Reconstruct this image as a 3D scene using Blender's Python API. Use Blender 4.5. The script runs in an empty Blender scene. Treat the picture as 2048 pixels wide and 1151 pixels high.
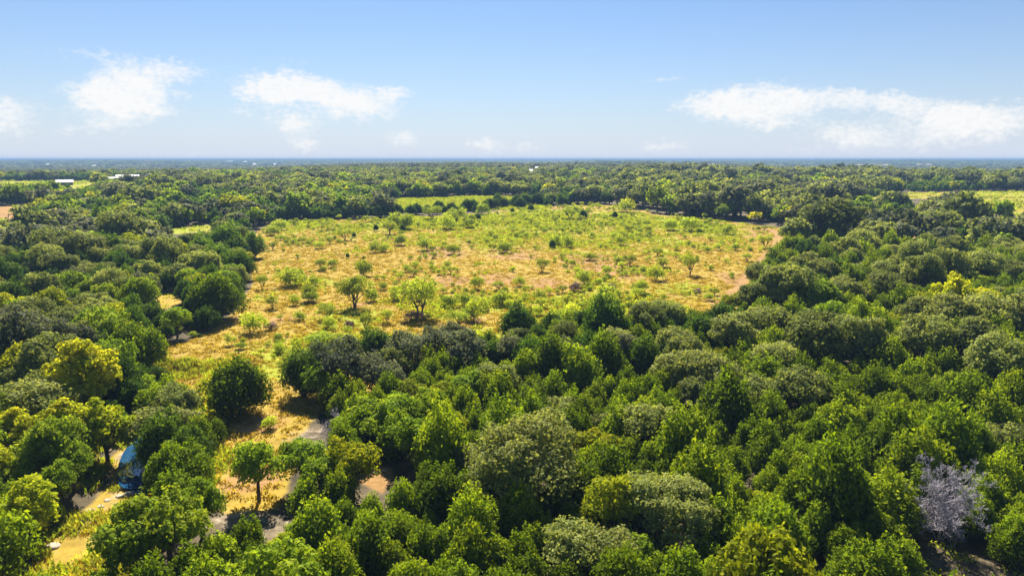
import bpy, math, random
import numpy as np
from math import radians as R, sin, cos, pi, hypot

random.seed(7)
rng = np.random.default_rng(7)
scene = bpy.context.scene
col = scene.collection

# ------------------------------------------------------------------ camera
CAM_H = 30.0
PITCH = R(10.36)
FPX = 1024 / math.tan(R(36.0))           # focal length in pixels of a 2048 wide frame
cam_d = bpy.data.cameras.new('camera')
cam_d.sensor_width = 36.0
cam_d.lens = 18.0 / math.tan(R(36.0))
cam_d.clip_start = 0.5
cam_d.clip_end = 60000
cam = bpy.data.objects.new('camera', cam_d)
cam.location = (0, 0, CAM_H)
cam.rotation_euler = (R(90) - PITCH, 0, 0)
col.objects.link(cam)
scene.camera = cam

# ------------------------------------------------------------------ sky and sun
SUN_AZ = R(-9.0)      # measured from +Y towards +X
SUN_EL = R(45.0)
world = bpy.data.worlds.new('World')
scene.world = world
world.use_nodes = True
SKY_STRENGTH = 0.05
EXPOSURE = 1.4


def pix_dir(px, py):
    """World direction through a pixel of the 2048x1151 photograph."""
    a = (px - 1024) / FPX
    b = (575.5 - py) / FPX
    cp, sp = cos(PITCH), sin(PITCH)
    v = np.array([a, cp + b * sp, -sp + b * cp])
    return v / np.linalg.norm(v)


def azel(px, py):
    d = pix_dir(px, py)
    return math.degrees(math.atan2(d[0], d[1])), math.degrees(math.asin(d[2]))


def build_world():
    nt = world.node_tree
    nt.nodes.clear()
    N = nt.nodes.new
    L = nt.links.new
    out = N('ShaderNodeOutputWorld')
    bg = N('ShaderNodeBackground')
    bg.inputs['Strength'].default_value = SKY_STRENGTH
    L(bg.outputs[0], out.inputs[0])
    sky = N('ShaderNodeTexSky')
    sky.sky_type = 'NISHITA'
    sky.sun_disc = False
    sky.sun_elevation = SUN_EL
    sky.sun_rotation = SUN_AZ
    sky.altitude = 300
    sky.air_density = 1.1
    sky.dust_density = 0.35
    sky.ozone_density = 2.0

    def m(op, a, b=None, c=None, clamp=False):
        n = N('ShaderNodeMath')
        n.operation = op
        n.use_clamp = clamp
        for i, v in enumerate((a, b, c)):
            if v is None:
                continue
            if isinstance(v, (int, float)):
                n.inputs[i].default_value = v
            else:
                L(v, n.inputs[i])
        return n.outputs[0]
    tc = N('ShaderNodeTexCoord')
    sep = N('ShaderNodeSeparateXYZ')
    L(tc.outputs['Generated'], sep.inputs[0])
    az = m('MULTIPLY', m('ARCTAN2', sep.outputs[0], sep.outputs[1]), 180 / pi)
    el = m('MULTIPLY', m('ARCSINE', sep.outputs[2]), 180 / pi)
    azw = m('WRAP', az, 45.0, -45.0)      # the same cumulus field goes on all round
    # ragged cloud edges: noise in angle space
    cv = N('ShaderNodeCombineXYZ')
    L(az, cv.inputs[0])
    L(m('MULTIPLY', el, 1.5), cv.inputs[1])

    def noise(scale, detail, rough, vec):
        n = N('ShaderNodeTexNoise')
        n.inputs['Scale'].default_value = scale
        n.inputs['Detail'].default_value = detail
        n.inputs['Roughness'].default_value = rough
        L(vec, n.inputs['Vector'])
        return n.outputs[0]
    n1 = noise(0.9, 8, 0.62, cv.outputs[0])
    n2 = noise(2.4, 7, 0.6, cv.outputs[0])
    cv2 = N('ShaderNodeCombineXYZ')
    L(m('ADD', az, 57.0), cv2.inputs[0])
    L(m('MULTIPLY', el, 1.5), cv2.inputs[1])
    n3 = noise(0.7, 7, 0.6, cv2.outputs[0])
    # billowing outlines: shift the shapes by the noise before they are drawn
    azw = m('ADD', azw, m('MULTIPLY', m('SUBTRACT', n3, .5), 2.4))
    elw = m('ADD', el, m('MULTIPLY', m('SUBTRACT', n1, .5), 2.0))
    # (px, py, half width px, half height px, weight)
    lobes = [(240, 165, 62, 42, 1.0), (190, 184, 56, 20, .8), (290, 185, 44, 22, .7), (245, 210, 60, 18, .6),
             (350, 141, 62, 18, .85), (8, 232, 46, 40, .95), (205, 250, 60, 14, .45), (90, 212, 50, 8, .3),
             (560, 165, 84, 30, 1.0), (650, 182, 84, 24, .9), (530, 185, 50, 18, .75), (745, 220, 74, 20, .8),
             (690, 200, 60, 14, .6), (785, 184, 50, 14, .9), (585, 250, 50, 18, .9), (478, 222, 40, 10, .45),
             (805, 275, 42, 16, .9), (612, 288, 42, 15, .8), (965, 287, 44, 17, .85), (395, 309, 30, 10, .5),
             (1500, 195, 92, 34, 1.0), (1400, 206, 66, 18, .75), (1590, 196, 56, 20, .8), (1500, 222, 100, 12, .35),
             (1700, 192, 56, 18, .8), (1790, 205, 50, 20, .85), (1680, 216, 50, 10, .3), (1885, 238, 62, 34, 1.1),
             (1945, 225, 48, 18, .7), (2005, 252, 54, 18, .85), (2045, 214, 40, 16, .6), (1700, 270, 80, 22, .95),
             (1540, 248, 40, 14, .45), (1330, 291, 66, 14, .75), (1060, 295, 60, 14, .55), (1575, 303, 50, 9, .45),
             (1345, 155, 36, 7, .45), (1280, 163, 90, 9, .33), (120, 100, 150, 12, .4), (1200, 100, 110, 14, .33), (620, 232, 110, 20, .26), (1480, 240, 140, 16, .24), (250, 240, 110, 16, .22), (1850, 285, 150, 14, .26), (1640, 245, 80, 10, .28), (600, 122, 60, 6, .35), (330, 222, 60, 9, .42), (375, 190, 26, 7, .5), (150, 262, 40, 7, .45), (1450, 60, 130, 14, .28)]
    tot = None
    for px, py, hw, hh, w in lobes:
        a0, e0 = azel(px, py)
        ha = hw / FPX * 57.3 * .95
        he = hh / FPX * 57.3 * .95
        dx = m('MULTIPLY_ADD', azw, 1 / ha, -a0 / ha)
        dy = m('MULTIPLY_ADD', elw, 1 / he, -e0 / he)
        dy = m('MULTIPLY', dy, m('MULTIPLY_ADD', m('GREATER_THAN', dy, 0.0), .25, .8))
        r2 = m('MULTIPLY_ADD', dx, dx, m('MULTIPLY', dy, dy))
        f = m('MULTIPLY', m('EXPONENT', m('MULTIPLY', r2, -1.0)), w)
        tot = f if tot is None else m('ADD', tot, f)
    tot = m('MINIMUM', tot, 1.15)
    ns = m('ADD', m('MULTIPLY', m('SUBTRACT', n2, .5), 1.5), m('MULTIPLY', m('SUBTRACT', n3, .5), 1.2))
    dens = m('ADD', tot, m('MULTIPLY', ns, m('MINIMUM', m('MULTIPLY', tot, 1.5), .7)))
    mr = N('ShaderNodeMapRange')
    mr.interpolation_type = 'SMOOTHSTEP'
    mr.inputs['From Min'].default_value = 0.29
    mr.inputs['From Max'].default_value = 1.28
    L(dens, mr.inputs['Value'])
    fac = m('MULTIPLY', mr.outputs[0], .95)
    # thin bright haze towards the horizon belongs to the sky itself
    hz = m('EXPONENT', m('MULTIPLY', m('MAXIMUM', el, 0.0), -1 / 5.5))
    hzn = m('MULTIPLY', hz, 0.95)
    tint = N('ShaderNodeMix')
    tint.data_type = 'RGBA'
    tint.blend_type = 'MULTIPLY'
    tint.inputs['Factor'].default_value = 1.0
    L(sky.outputs[0], tint.inputs['A'])
    tint.inputs['B'].default_value = SKY_TINT
    mh = N('ShaderNodeMix')
    mh.data_type = 'RGBA'
    L(hzn, mh.inputs['Factor'])
    L(tint.outputs['Result'], mh.inputs['A'])
    s = 2 ** -EXPOSURE / SKY_STRENGTH
    mh.inputs['B'].default_value = (.72 * s, .775 * s, .92 * s, 1)
    mc = N('ShaderNodeMix')
    mc.data_type = 'RGBA'
    L(fac, mc.inputs['Factor'])
    L(mh.outputs['Result'], mc.inputs['A'])
    mc.inputs['B'].default_value = (.99 * s, .985 * s, .98 * s, 1)
    L(mc.outputs['Result'], bg.inputs['Color'])


SKY_TINT = (.49, .635, .83, 1)
build_world()

sun_d = bpy.data.lights.new('sun', 'SUN')
sun_d.energy = 5.0
sun_d.angle = R(0.55)
sun_d.color = (1.0, 0.94, 0.84)
sun = bpy.data.objects.new('sun', sun_d)
# the lamp shines along its -Z: point it from the sun towards the ground
sun.rotation_euler = (R(90) - SUN_EL, 0, pi - SUN_AZ)
sun.location = (0, 0, 200)
col.objects.link(sun)

vs = scene.view_settings
vs.view_transform = 'Standard'
vs.look = 'None'
vs.gamma = 1.0
vs.use_curve_mapping = False
vs.exposure = EXPOSURE
cy = scene.cycles
cy.max_bounces = 4
cy.diffuse_bounces = 2
cy.glossy_bounces = 2
cy.transmission_bounces = 3
cy.volume_bounces = 0
cy.transparent_max_bounces = 4
cy.caustics_reflective = False
cy.caustics_refractive = False
cy.sample_clamp_indirect = 4.0

# ------------------------------------------------------------------ noise and terrain
_perm = np.random.default_rng(11).random((256, 256))


def vnoise(x, y):
    x = np.asarray(x, float)
    y = np.asarray(y, float)
    xi = np.floor(x).astype(int)
    yi = np.floor(y).astype(int)
    fx = x - xi
    fy = y - yi
    fx = fx * fx * (3 - 2 * fx)
    fy = fy * fy * (3 - 2 * fy)
    g = lambda a, b: _perm[a & 255, b & 255]
    return (g(xi, yi) * (1 - fx) * (1 - fy) + g(xi + 1, yi) * fx * (1 - fy)
            + g(xi, yi + 1) * (1 - fx) * fy + g(xi + 1, yi + 1) * fx * fy)


def fbm(x, y, o=4):
    s = 0
    a = .5
    t = 0
    for i in range(o):
        s = s + a * vnoise(x * 2 ** i + 17.3 * i, y * 2 ** i + 5.1 * i)
        t += a
        a *= .5
    return s / t


PROF_D = [0, 90, 400, 650, 850, 1300, 2000, 3000, 4500, 7000, 11000, 16000, 30000]
PROF_Z = [0, 0, 5.6, 9.4, 9.4, 3.0, 0.0, 1.0, 5.5, 12.5, 19.0, 22.5, 22.5]


def smooth(a, b, x):
    t = np.clip((x - a) / (b - a), 0, 1)
    return t * t * (3 - 2 * t)


def base_ground(x, y):
    x = np.asarray(x, float)
    y = np.asarray(y, float)
    d = np.hypot(x, y)
    z = np.interp(d, PROF_D, PROF_Z)
    az = np.degrees(np.arctan2(x, np.maximum(y, 1e-3)))
    side = smooth(-8, -24, az) + .75 * smooth(10, 24, az)
    z = z + (1 - np.clip(side, 0, 1)) * 10.0 * smooth(650, 1300, d) * (1 - smooth(1500, 2600, d))
    z = z + smooth(-6, -20, az) * 1.4 * smooth(250, 560, d) * (1 - smooth(600, 800, d))
    z = z + (fbm(x / 420.0 + 3, y / 420.0 + 8, 3) - .5) * 6.5 * smooth(450, 1300, d)
    z = z + (fbm(x / 2600.0 + 31, y / 2600.0 + 5, 3) - .5) * 9.0 * smooth(2200, 6000, d) * (1 - .6 * smooth(9000, 16000, d))
    z = z + (fbm(x / 60.0, y / 60.0, 3) - .5) * .9 * smooth(50, 200, d)
    # wooded ridges beyond the valley
    for a0, a1, d0, w, h in ((3.5, 13.5, 3200, 500, 12.0), (11.5, 18.5, 2500, 330, 9.5), (-39, -21, 4200, 700, 8.0), (-22, -6, 6000, 900, 7.0), (19, 40, 4600, 700, 7.0), (-14, -3, 1900, 260, 5.0)):
        t = np.clip((az - a0) / (a1 - a0), 0, 1)
        z = z + h * np.sin(t * pi) ** .7 * np.exp(-((d - d0 - 250 * np.sin(az * .55)) / w) ** 2)
    return np.minimum(z, 24.5)


def cast(px, py, up=0.0):
    """First point of the ray through a pixel that is `up` metres above the terrain."""
    d = pix_dir(px, py)
    ts = np.concatenate([np.linspace(20, 600, 1500), np.geomspace(601, 26000, 3000)])
    X, Y, Z = d[0] * ts, d[1] * ts, CAM_H + d[2] * ts
    g = Z - up - base_ground(X, Y)
    k = np.argmax(g < 0)
    if g[k] >= 0:
        k = len(ts) - 1
    return float(X[k]), float(Y[k])


def project(x, y, z):
    cp, sp = cos(PITCH), sin(PITCH)
    dz = z - CAM_H
    dep = y * cp - dz * sp
    upc = y * sp + dz * cp
    dep = np.maximum(dep, 1e-3)
    return 1024 + FPX * x / dep, 575.5 - FPX * upc / dep


def poly(pts):
    return np.array([cast(*p) for p in pts])


def inside(P, x, y):
    x = np.asarray(x, float)
    y = np.asarray(y, float)
    r = np.zeros(x.shape, bool)
    n = len(P)
    for i in range(n):
        x0, y0 = P[i]
        x1, y1 = P[(i + 1) % n]
        c = ((y0 > y) != (y1 > y))
        if y1 != y0:
            r ^= c & (x < (x1 - x0) * (y - y0) / (y1 - y0) + x0)
    return r


def seg_dist(P, x, y, closed=False):
    x = np.asarray(x, float)
    y = np.asarray(y, float)
    best = np.full(x.shape, 1e9)
    n = len(P)
    for i in range(n if closed else n - 1):
        a = P[i]
        b = P[(i + 1) % n]
        ab = b - a
        t = np.clip(((x - a[0]) * ab[0] + (y - a[1]) * ab[1]) / max(ab @ ab, 1e-9), 0, 1)
        best = np.minimum(best, np.hypot(x - a[0] - t * ab[0], y - a[1] - t * ab[1]))
    return best


def signed(P, x, y):
    d = seg_dist(P, x, y, True)
    return np.where(inside(P, x, y), d, -d)


FIELD = poly([(300, 668), (355, 690), (420, 664), (472, 622), (505, 570), (494, 500), (515, 462), (560, 443), (650, 440), (745, 437),
              (830, 433), (960, 429), (1000, 421), (1090, 414), (1190, 407), (1240, 412), (1330, 429), (1440, 441),
              (1560, 456), (1590, 480), (1535, 525), (1500, 575), (1475, 612), (1440, 650), (1300, 668), (1100, 690),
              (960, 705), (850, 742), (720, 790), (640, 830), (590, 880), (585, 960), (560, 1020), (470, 1030), (400, 1010),
              (445, 905), (440, 850), (390, 815), (370, 775), (318, 745), (300, 700)])
CLEAR_PX = {   # open ground elsewhere
    'pasture': [(770, 407), (1085, 402), (1080, 395), (940, 392), (800, 398)],
    'tan_field': [(1675, 441), (1735, 434), (1828, 440), (1830, 452), (1800, 456), (1740, 450)],
    'right_field': [(1640, 400), (1860, 397), (2100, 420), (2180, 400), (2160, 384), (1960, 382), (1800, 386)],
    'right_green': [(1960, 456), (2090, 462), (2100, 446), (1970, 446)],
    'left_tan': [(-40, 440), (42, 436), (75, 425), (60, 410), (-40, 410)],
    'left_gap': [(270, 600), (330, 620), (372, 600), (366, 585), (330, 586)],
    'left_gap2': [(60, 642), (110, 642), (112, 628), (62, 626)],
    'left_strip': [(330, 470), (420, 462), (450, 448), (400, 450), (330, 460)],
    'house_field': [(-10, 372), (190, 372), (190, 362), (-10, 362)],
    'corner': [(1840, 1110), (1870, 1075), (1960, 1068), (2090, 1110), (2200, 1260), (1850, 1260)],
    'bank': [(700, 965), (745, 925), (800, 930), (800, 955), (770, 1000)],
    'creek_bed': [(-60, 1240), (10, 1160), (90, 1060), (180, 985), (225, 940), (205, 905), (240, 880), (275, 845),
                       (290, 800), (330, 775), (352, 790), (335, 830), (310, 880), (305, 1010), (240, 1050), (170, 1130), (90, 1240)],
    'dark_gap': [(1050, 772), (1335, 764), (1330, 746), (1180, 748), (1060, 756)],
    'dark_gap2': [(1420, 708), (1500, 708), (1505, 694), (1430, 693)],
    'dry_wash': [(560, 860), (660, 850), (665, 900), (600, 950), (555, 930)],
}
CLEAR = {k: poly(v) for k, v in CLEAR_PX.items()}
# the open land runs on behind the trees that stand in front of it
CLEAR['pasture'] = poly([(760, 424), (1090, 418), (1085, 402), (1080, 395), (940, 392), (800, 398), (765, 407)])
CLEAR['tan_field'] = poly([(1650, 452), (1665, 440), (1735, 432), (1835, 438), (1850, 452), (1830, 484), (1760, 480), (1690, 465)])
CLEAR['right_field'] = poly([(1640, 400), (1860, 397), (1900, 424), (2100, 436), (2180, 400), (2160, 384), (1960, 382), (1800, 386)])
CLEAR['left_tan'] = poly([(-60, 452), (50, 448), (75, 425), (60, 410), (-60, 410)])
CLEAR['house_field'] = poly([(-30, 386), (190, 384), (200, 362), (-30, 362)])
VIEW_OPEN = ('pasture', 'tan_field', 'right_field', 'right_green', 'left_tan', 'left_gap', 'left_strip', 'house_field')
CREEK = poly([(-60, 1230), (40, 1145), (120, 1065), (200, 1000), (258, 955), (252, 912), (280, 862), (303, 815), (330, 778), (350, 745)])
POOL = poly([(236, 952), (256, 960), (290, 956), (294, 912), (306, 872), (330, 822), (340, 792), (312, 788), (290, 830), (266, 864), (246, 888), (234, 920)])
TRACK = poly([(1420, 640), (1455, 605), (1480, 572), (1510, 535), (1545, 500), (1562, 476), (1545, 460), (1490, 452), (1420, 444), (1330, 433), (1230, 415)])
TAN = [(1170, 520, 60), (1220, 540, 70), (1100, 570, 60), (1000, 560, 60), (1020, 510, 60), (1350, 585, 40), (1450, 600, 50),
       (470, 640, 40), (1240, 545, 60), (880, 505, 60), (940, 640, 40), (720, 610, 40), (900, 560, 50), (1100, 420, 60), (1330, 437, 60), (1530, 470, 60),
       (1480, 560, 60), (520, 850, 60), (500, 960, 60), (340, 720, 30), (560, 640, 40)]
TANW = [(cast(a, b), r) for a, b, r in TAN]
GREENB = [(1100, 440, 110, 1.), (950, 440, 90, .9), (820, 445, 80, .8), (700, 455, 80, .7), (600, 450, 70, .8), (1250, 440, 90, .8),
          (1380, 450, 90, .9), (1300, 480, 110, .6), (1150, 480, 110, .6), (1000, 470, 100, .7), (1420, 470, 80, .6), (700, 500, 60, .3),
          (850, 480, 70, .5), (620, 565, 60, .6), (700, 640, 90, .75), (600, 690, 90, .8), (760, 690, 90, .8), (900, 620, 80, .8),
          (1000, 600, 90, .75), (1150, 620, 110, .9), (1280, 610, 90, .85), (1380, 580, 80, .6), (1200, 570, 60, .6), (960, 670, 60, .8),
          (520, 700, 70, .5), (560, 740, 60, .8), (640, 720, 60, .7), (1300, 545, 60, .5), (1400, 520, 60, .4), (540, 590, 50, .4), (820, 600, 70, .6)]
GREENW = [(cast(a, b), r, w) for a, b, r, w in GREENB]


def blobs(lst, x, y, aspect=1.0):
    out = np.zeros(np.shape(x))
    for e in lst:
        (bx, by), r = e[0], e[1]
        w = e[2] if len(e) > 2 else 1.0
        dist = hypot(bx, by)
        rw = r * dist / FPX
        rd = rw * (.55 + dist / 160.0)       # patches stretch across the meadow rows
        out = np.maximum(out, w * np.exp(-(((x - bx) / rw) ** 2 + ((y - by) / rd) ** 2)))
    return out


def creek_cut(x, y):
    dc = seg_dist(CREEK, x, y)
    bed = np.maximum(0, 1 - smooth(2.2, 5.5, dc))
    pool = smooth(-1.6, 1.6, signed(POOL, x, y))
    return np.maximum(bed * 1.15, pool * 1.75)


def ground(x, y):
    x = np.asarray(x, float)
    y = np.asarray(y, float)
    z = base_ground(x, y)
    near = (np.hypot(x, y) < 190) & (x < 5)
    if np.any(near):
        c = np.zeros(x.shape)
        c[near] = creek_cut(x[near], y[near])
        z = z - c
    return z


def gz(x, y):
    return float(ground(np.array([x]), np.array([y]))[0])


# ------------------------------------------------------------------ materials
def mat_new(name):
    m = bpy.data.materials.new(name)
    m.use_nodes = True
    m.node_tree.nodes.clear()
    return m, m.node_tree.nodes.new, m.node_tree.links.new


def ramp(N, pts):
    r = N('ShaderNodeValToRGB')
    e = r.color_ramp.elements
    while len(e) < len(pts):
        e.new(.5)
    for i, (p, c) in enumerate(pts):
        e[i].position = p
        e[i].color = (*c, 1)
    return r


def mix(N, L, f, a, b, mode='MIX'):
    n = N('ShaderNodeMix')
    n.data_type = 'RGBA'
    n.blend_type = mode
    for s, v in (('Factor', f), ('A', a), ('B', b)):
        if isinstance(v, (int, float)):
            n.inputs[s].default_value = v
        elif isinstance(v, tuple):
            n.inputs[s].default_value = (*v, 1)
        else:
            L(v, n.inputs[s])
    return n.outputs['Result']


def leaf_mat(name, stops, transl=.35, rough=.6, spec=.03, vary=.24, trans_tint=(1.25, 1.2, .5)):
    m, N, L = mat_new(name)
    out = N('ShaderNodeOutputMaterial')
    at = N('ShaderNodeAttribute')
    at.attribute_name = 'tint'
    oi = N('ShaderNodeObjectInfo')
    ad = N('ShaderNodeMath')
    ad.operation = 'MULTIPLY_ADD'
    L(oi.outputs['Random'], ad.inputs[0])
    ad.inputs[1].default_value = .56
    ad.inputs[2].default_value = -.28
    ad2 = N('ShaderNodeMath')
    ad2.operation = 'ADD'
    ad2.use_clamp = True
    L(at.outputs['Fac'], ad2.inputs[0])
    L(ad.outputs[0], ad2.inputs[1])
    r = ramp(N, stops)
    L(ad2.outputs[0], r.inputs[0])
    # brightness differs from tree to tree
    mm = N('ShaderNodeMath')
    mm.operation = 'MULTIPLY'
    L(oi.outputs['Random'], mm.inputs[0])
    mm.inputs[1].default_value = 17.31
    fr = N('ShaderNodeMath')
    fr.operation = 'FRACT'
    L(mm.outputs[0], fr.inputs[0])
    vv = N('ShaderNodeMath')
    vv.operation = 'MULTIPLY_ADD'
    L(fr.outputs[0], vv.inputs[0])
    vv.inputs[1].default_value = 2 * vary
    vv.inputs[2].default_value = 1 - vary
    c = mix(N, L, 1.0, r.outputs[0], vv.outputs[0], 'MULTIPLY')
    c = mix(N, L, 1.0, c, oi.outputs['Color'], 'MULTIPLY')
    p = N('ShaderNodeBsdfPrincipled')
    p.inputs['Roughness'].default_value = rough
    p.inputs['Specular IOR Level'].default_value = spec
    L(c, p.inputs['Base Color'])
    t = N('ShaderNodeBsdfTranslucent')
    L(mix(N, L, 1.0, c, trans_tint, 'MULTIPLY'), t.inputs[0])
    ms = N('ShaderNodeMixShader')
    ms.inputs[0].default_value = transl
    L(p.outputs[0], ms.inputs[1])
    L(t.outputs[0], ms.inputs[2])
    L(ms.outputs[0], out.inputs[0])
    return m


def plain_mat(name, c1, c2, scale=3.0, rough=.8, bump=0.0, spec=.3):
    m, N, L = mat_new(name)
    out = N('ShaderNodeOutputMaterial')
    p = N('ShaderNodeBsdfPrincipled')
    p.inputs['Roughness'].default_value = rough
    p.inputs['Specular IOR Level'].default_value = spec
    tc = N('ShaderNodeTexCoord')
    n = N('ShaderNodeTexNoise')
    n.inputs['Scale'].default_value = scale
    n.inputs['Detail'].default_value = 5
    L(tc.outputs['Object'], n.inputs['Vector'])
    r = ramp(N, [(.3, c1), (.7, c2)])
    L(n.outputs[0], r.inputs[0])
    L(r.outputs[0], p.inputs['Base Color'])
    if bump:
        b = N('ShaderNodeBump')
        b.inputs['Strength'].default_value = bump
        L(n.outputs[0], b.inputs['Height'])
        L(b.outputs[0], p.inputs['Normal'])
    L(p.outputs[0], out.inputs[0])
    return m


M = {}
M['juniper'] = leaf_mat('juniper_foliage', [(0.0, (0.070, 0.108, 0.006)), (0.55, (0.155, 0.228, 0.008)), (1.0, (0.290, 0.350, 0.012))], 0.50)
M['dark_juniper'] = leaf_mat('dark_juniper_foliage', [(0.0, (0.036, 0.076, 0.012)), (0.55, (0.078, 0.145, 0.015)), (1.0, (0.150, 0.228, 0.018))], 0.45)
M['oak'] = leaf_mat('live_oak_foliage', [(0.0, (0.095, 0.120, 0.034)), (0.5, (0.215, 0.250, 0.066)), (1.0, (0.370, 0.390, 0.112))], 0.45, rough=.6, spec=.03)
M['dark_oak'] = leaf_mat('dark_oak_foliage', [(0.0, (0.070, 0.080, 0.052)), (0.5, (0.140, 0.158, 0.090)), (1.0, (0.245, 0.255, 0.140))], 0.42, rough=.6, spec=.03)
M['elm'] = leaf_mat('elm_foliage', [(0.0, (0.120, 0.190, 0.014)), (0.5, (0.225, 0.320, 0.020)), (1.0, (0.360, 0.420, 0.026))], 0.50)
M['yellow'] = leaf_mat('yellow_foliage', [(0.0, (0.270, 0.320, 0.010)), (0.5, (0.450, 0.460, 0.012)), (1.0, (0.640, 0.570, 0.014))], 0.55)
M['lime'] = leaf_mat('lime_foliage', [(0.0, (.150, .190, .008)), (.5, (.270, .305, .010)), (1.0, (.420, .420, .012))], .50)
M['gold'] = leaf_mat('golden_foliage', [(0.0, (0.230, 0.310, 0.014)), (0.45, (0.450, 0.480, 0.020)), (1.0, (0.660, 0.610, 0.034))], 0.55)
M['mesquite'] = leaf_mat('mesquite_foliage', [(0.0, (0.220, 0.280, 0.034)), (0.5, (0.345, 0.405, 0.048)), (1.0, (0.470, 0.510, 0.066))], 0.54)
M['bush'] = leaf_mat('bush_foliage', [(0.0, (0.190, 0.270, 0.024)), (0.5, (0.330, 0.410, 0.036)), (1.0, (0.470, 0.510, 0.050))], 0.54)
M['weed'] = leaf_mat('weed_foliage', [(0.0, (0.250, 0.290, 0.026)), (0.5, (0.370, 0.390, 0.036)), (1.0, (0.490, 0.470, 0.052))], 0.50)
M['straw'] = leaf_mat('dry_grass_blades', [(0.0, (0.290, 0.200, 0.026)), (0.5, (0.370, 0.262, 0.032)), (1.0, (0.450, 0.330, 0.040))], 0.50)
M['purple'] = leaf_mat('dry_brush_twigs', [(0.0, (.120, .075, .075)), (.5, (.190, .115, .110)), (1.0, (.290, .200, .180))], .15)
M['bark'] = plain_mat('bark', (.055, .042, .034), (.130, .105, .085), 6, .9)
M['dead'] = plain_mat('bleached_wood', (.260, .235, .260), (.450, .410, .440), 8, .85)
M['stone'] = plain_mat('limestone', (.300, .240, .170), (.470, .400, .310), 1.4, .9, .4)


def ground_material():
    m, N, L = mat_new('ground_cover')
    out = N('ShaderNodeOutputMaterial')
    p = N('ShaderNodeBsdfPrincipled')
    p.inputs['Roughness'].default_value = .95
    p.inputs['Specular IOR Level'].default_value = .1
    geo = N('ShaderNodeNewGeometry')

    def noise(scale, detail=4, rough=.6):
        n = N('ShaderNodeTexNoise')
        n.inputs['Scale'].default_value = scale
        n.inputs['Detail'].default_value = detail
        n.inputs['Roughness'].default_value = rough
        L(geo.outputs['Position'], n.inputs['Vector'])
        return n.outputs[0]

    def att(nm):
        a = N('ShaderNodeAttribute')
        a.attribute_name = nm
        return a.outputs['Fac']

    def sharp(v, nz, lo=.35, hi=.65, amp=.7):
        a = N('ShaderNodeMath')
        a.operation = 'MULTIPLY_ADD'
        L(nz, a.inputs[0])
        a.inputs[1].default_value = amp
        b = N('ShaderNodeMath')
        b.operation = 'ADD'
        L(v, b.inputs[0])
        b.inputs[1].default_value = -amp / 2
        L(b.outputs[0], a.inputs[2])
        r = N('ShaderNodeMapRange')
        r.interpolation_type = 'SMOOTHSTEP'
        r.inputs['From Min'].default_value = lo
        r.inputs['From Max'].default_value = hi
        L(a.outputs[0], r.inputs['Value'])
        return r.outputs[0]
    fine = noise(1.1, 5, .6)
    mid = noise(.23, 5, .65)
    big = noise(.045, 4, .6)
    floor = ramp(N, [(.3, (.060, .050, .030)), (.55, (.115, .090, .052)), (.75, (.200, .150, .090))])
    L(mid, floor.inputs[0])
    straw = ramp(N, [(.25, (.265, .172, .028)), (.45, (.325, .222, .034)), (.62, (.370, .260, .040)), (.8, (.415, .295, .054))])
    L(fine, straw.inputs[0])
    brown = ramp(N, [(.3, (.270, .148, .052)), (.7, (.360, .215, .080))])
    L(fine, brown.inputs[0])
    green = ramp(N, [(.25, (.175, .205, .014)), (.5, (.260, .285, .018)), (.75, (.340, .335, .028))])
    L(fine, green.inputs[0])
    stone = ramp(N, [(.3, (.190, .140, .085)), (.5, (.310, .240, .160)), (.72, (.410, .345, .265))])
    L(fine, stone.inputs[0])
    c = mix(N, L, sharp(att('meadow'), mid), floor.outputs[0], straw.outputs[0])
    c = mix(N, L, sharp(att('tan'), big, .3, .75, .9), c, brown.outputs[0])
    c = mix(N, L, sharp(att('green'), mid, .3, .7, .9), c, green.outputs[0])
    c = mix(N, L, sharp(att('stone'), fine, .3, .7, .8), c, stone.outputs[0])
    c = mix(N, L, att('mud'), c, (.075, .060, .040))
    v = N('ShaderNodeMapRange')
    v.inputs['From Min'].default_value = .3
    v.inputs['From Max'].default_value = .7
    v.inputs['To Min'].default_value = .78
    v.inputs['To Max'].default_value = 1.18
    L(mid, v.inputs['Value'])
    c = mix(N, L, 1.0, c, v.outputs[0], 'MULTIPLY')
    L(c, p.inputs['Base Color'])
    b = N('ShaderNodeBump')
    b.inputs['Strength'].default_value = .5
    b.inputs['Distance'].default_value = .35
    L(fine, b.inputs['Height'])
    L(b.outputs[0], p.inputs['Normal'])
    L(p.outputs[0], out.inputs[0])
    return m


M['ground'] = ground_material()


def water_material():
    m, N, L = mat_new('creek_water')
    out = N('ShaderNodeOutputMaterial')
    p = N('ShaderNodeBsdfPrincipled')
    p.inputs['Base Color'].default_value = (.014, .065, .150, 1)  # blue of the reflected sky put into the base colour
    p.inputs['Roughness'].default_value = .04
    p.inputs['IOR'].default_value = 1.9
    p.inputs['Specular IOR Level'].default_value = .5
    geo = N('ShaderNodeNewGeometry')
    n = N('ShaderNodeTexNoise')
    n.inputs['Scale'].default_value = 1.2
    n.inputs['Detail'].default_value = 2
    L(geo.outputs['Position'], n.inputs['Vector'])
    b = N('ShaderNodeBump')
    b.inputs['Strength'].default_value = .02
    b.inputs['Distance'].default_value = .1
    L(n.outputs[0], b.inputs['Height'])
    L(b.outputs[0], p.inputs['Normal'])
    L(p.outputs[0], out.inputs[0])
    return m


M['water'] = water_material()


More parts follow.
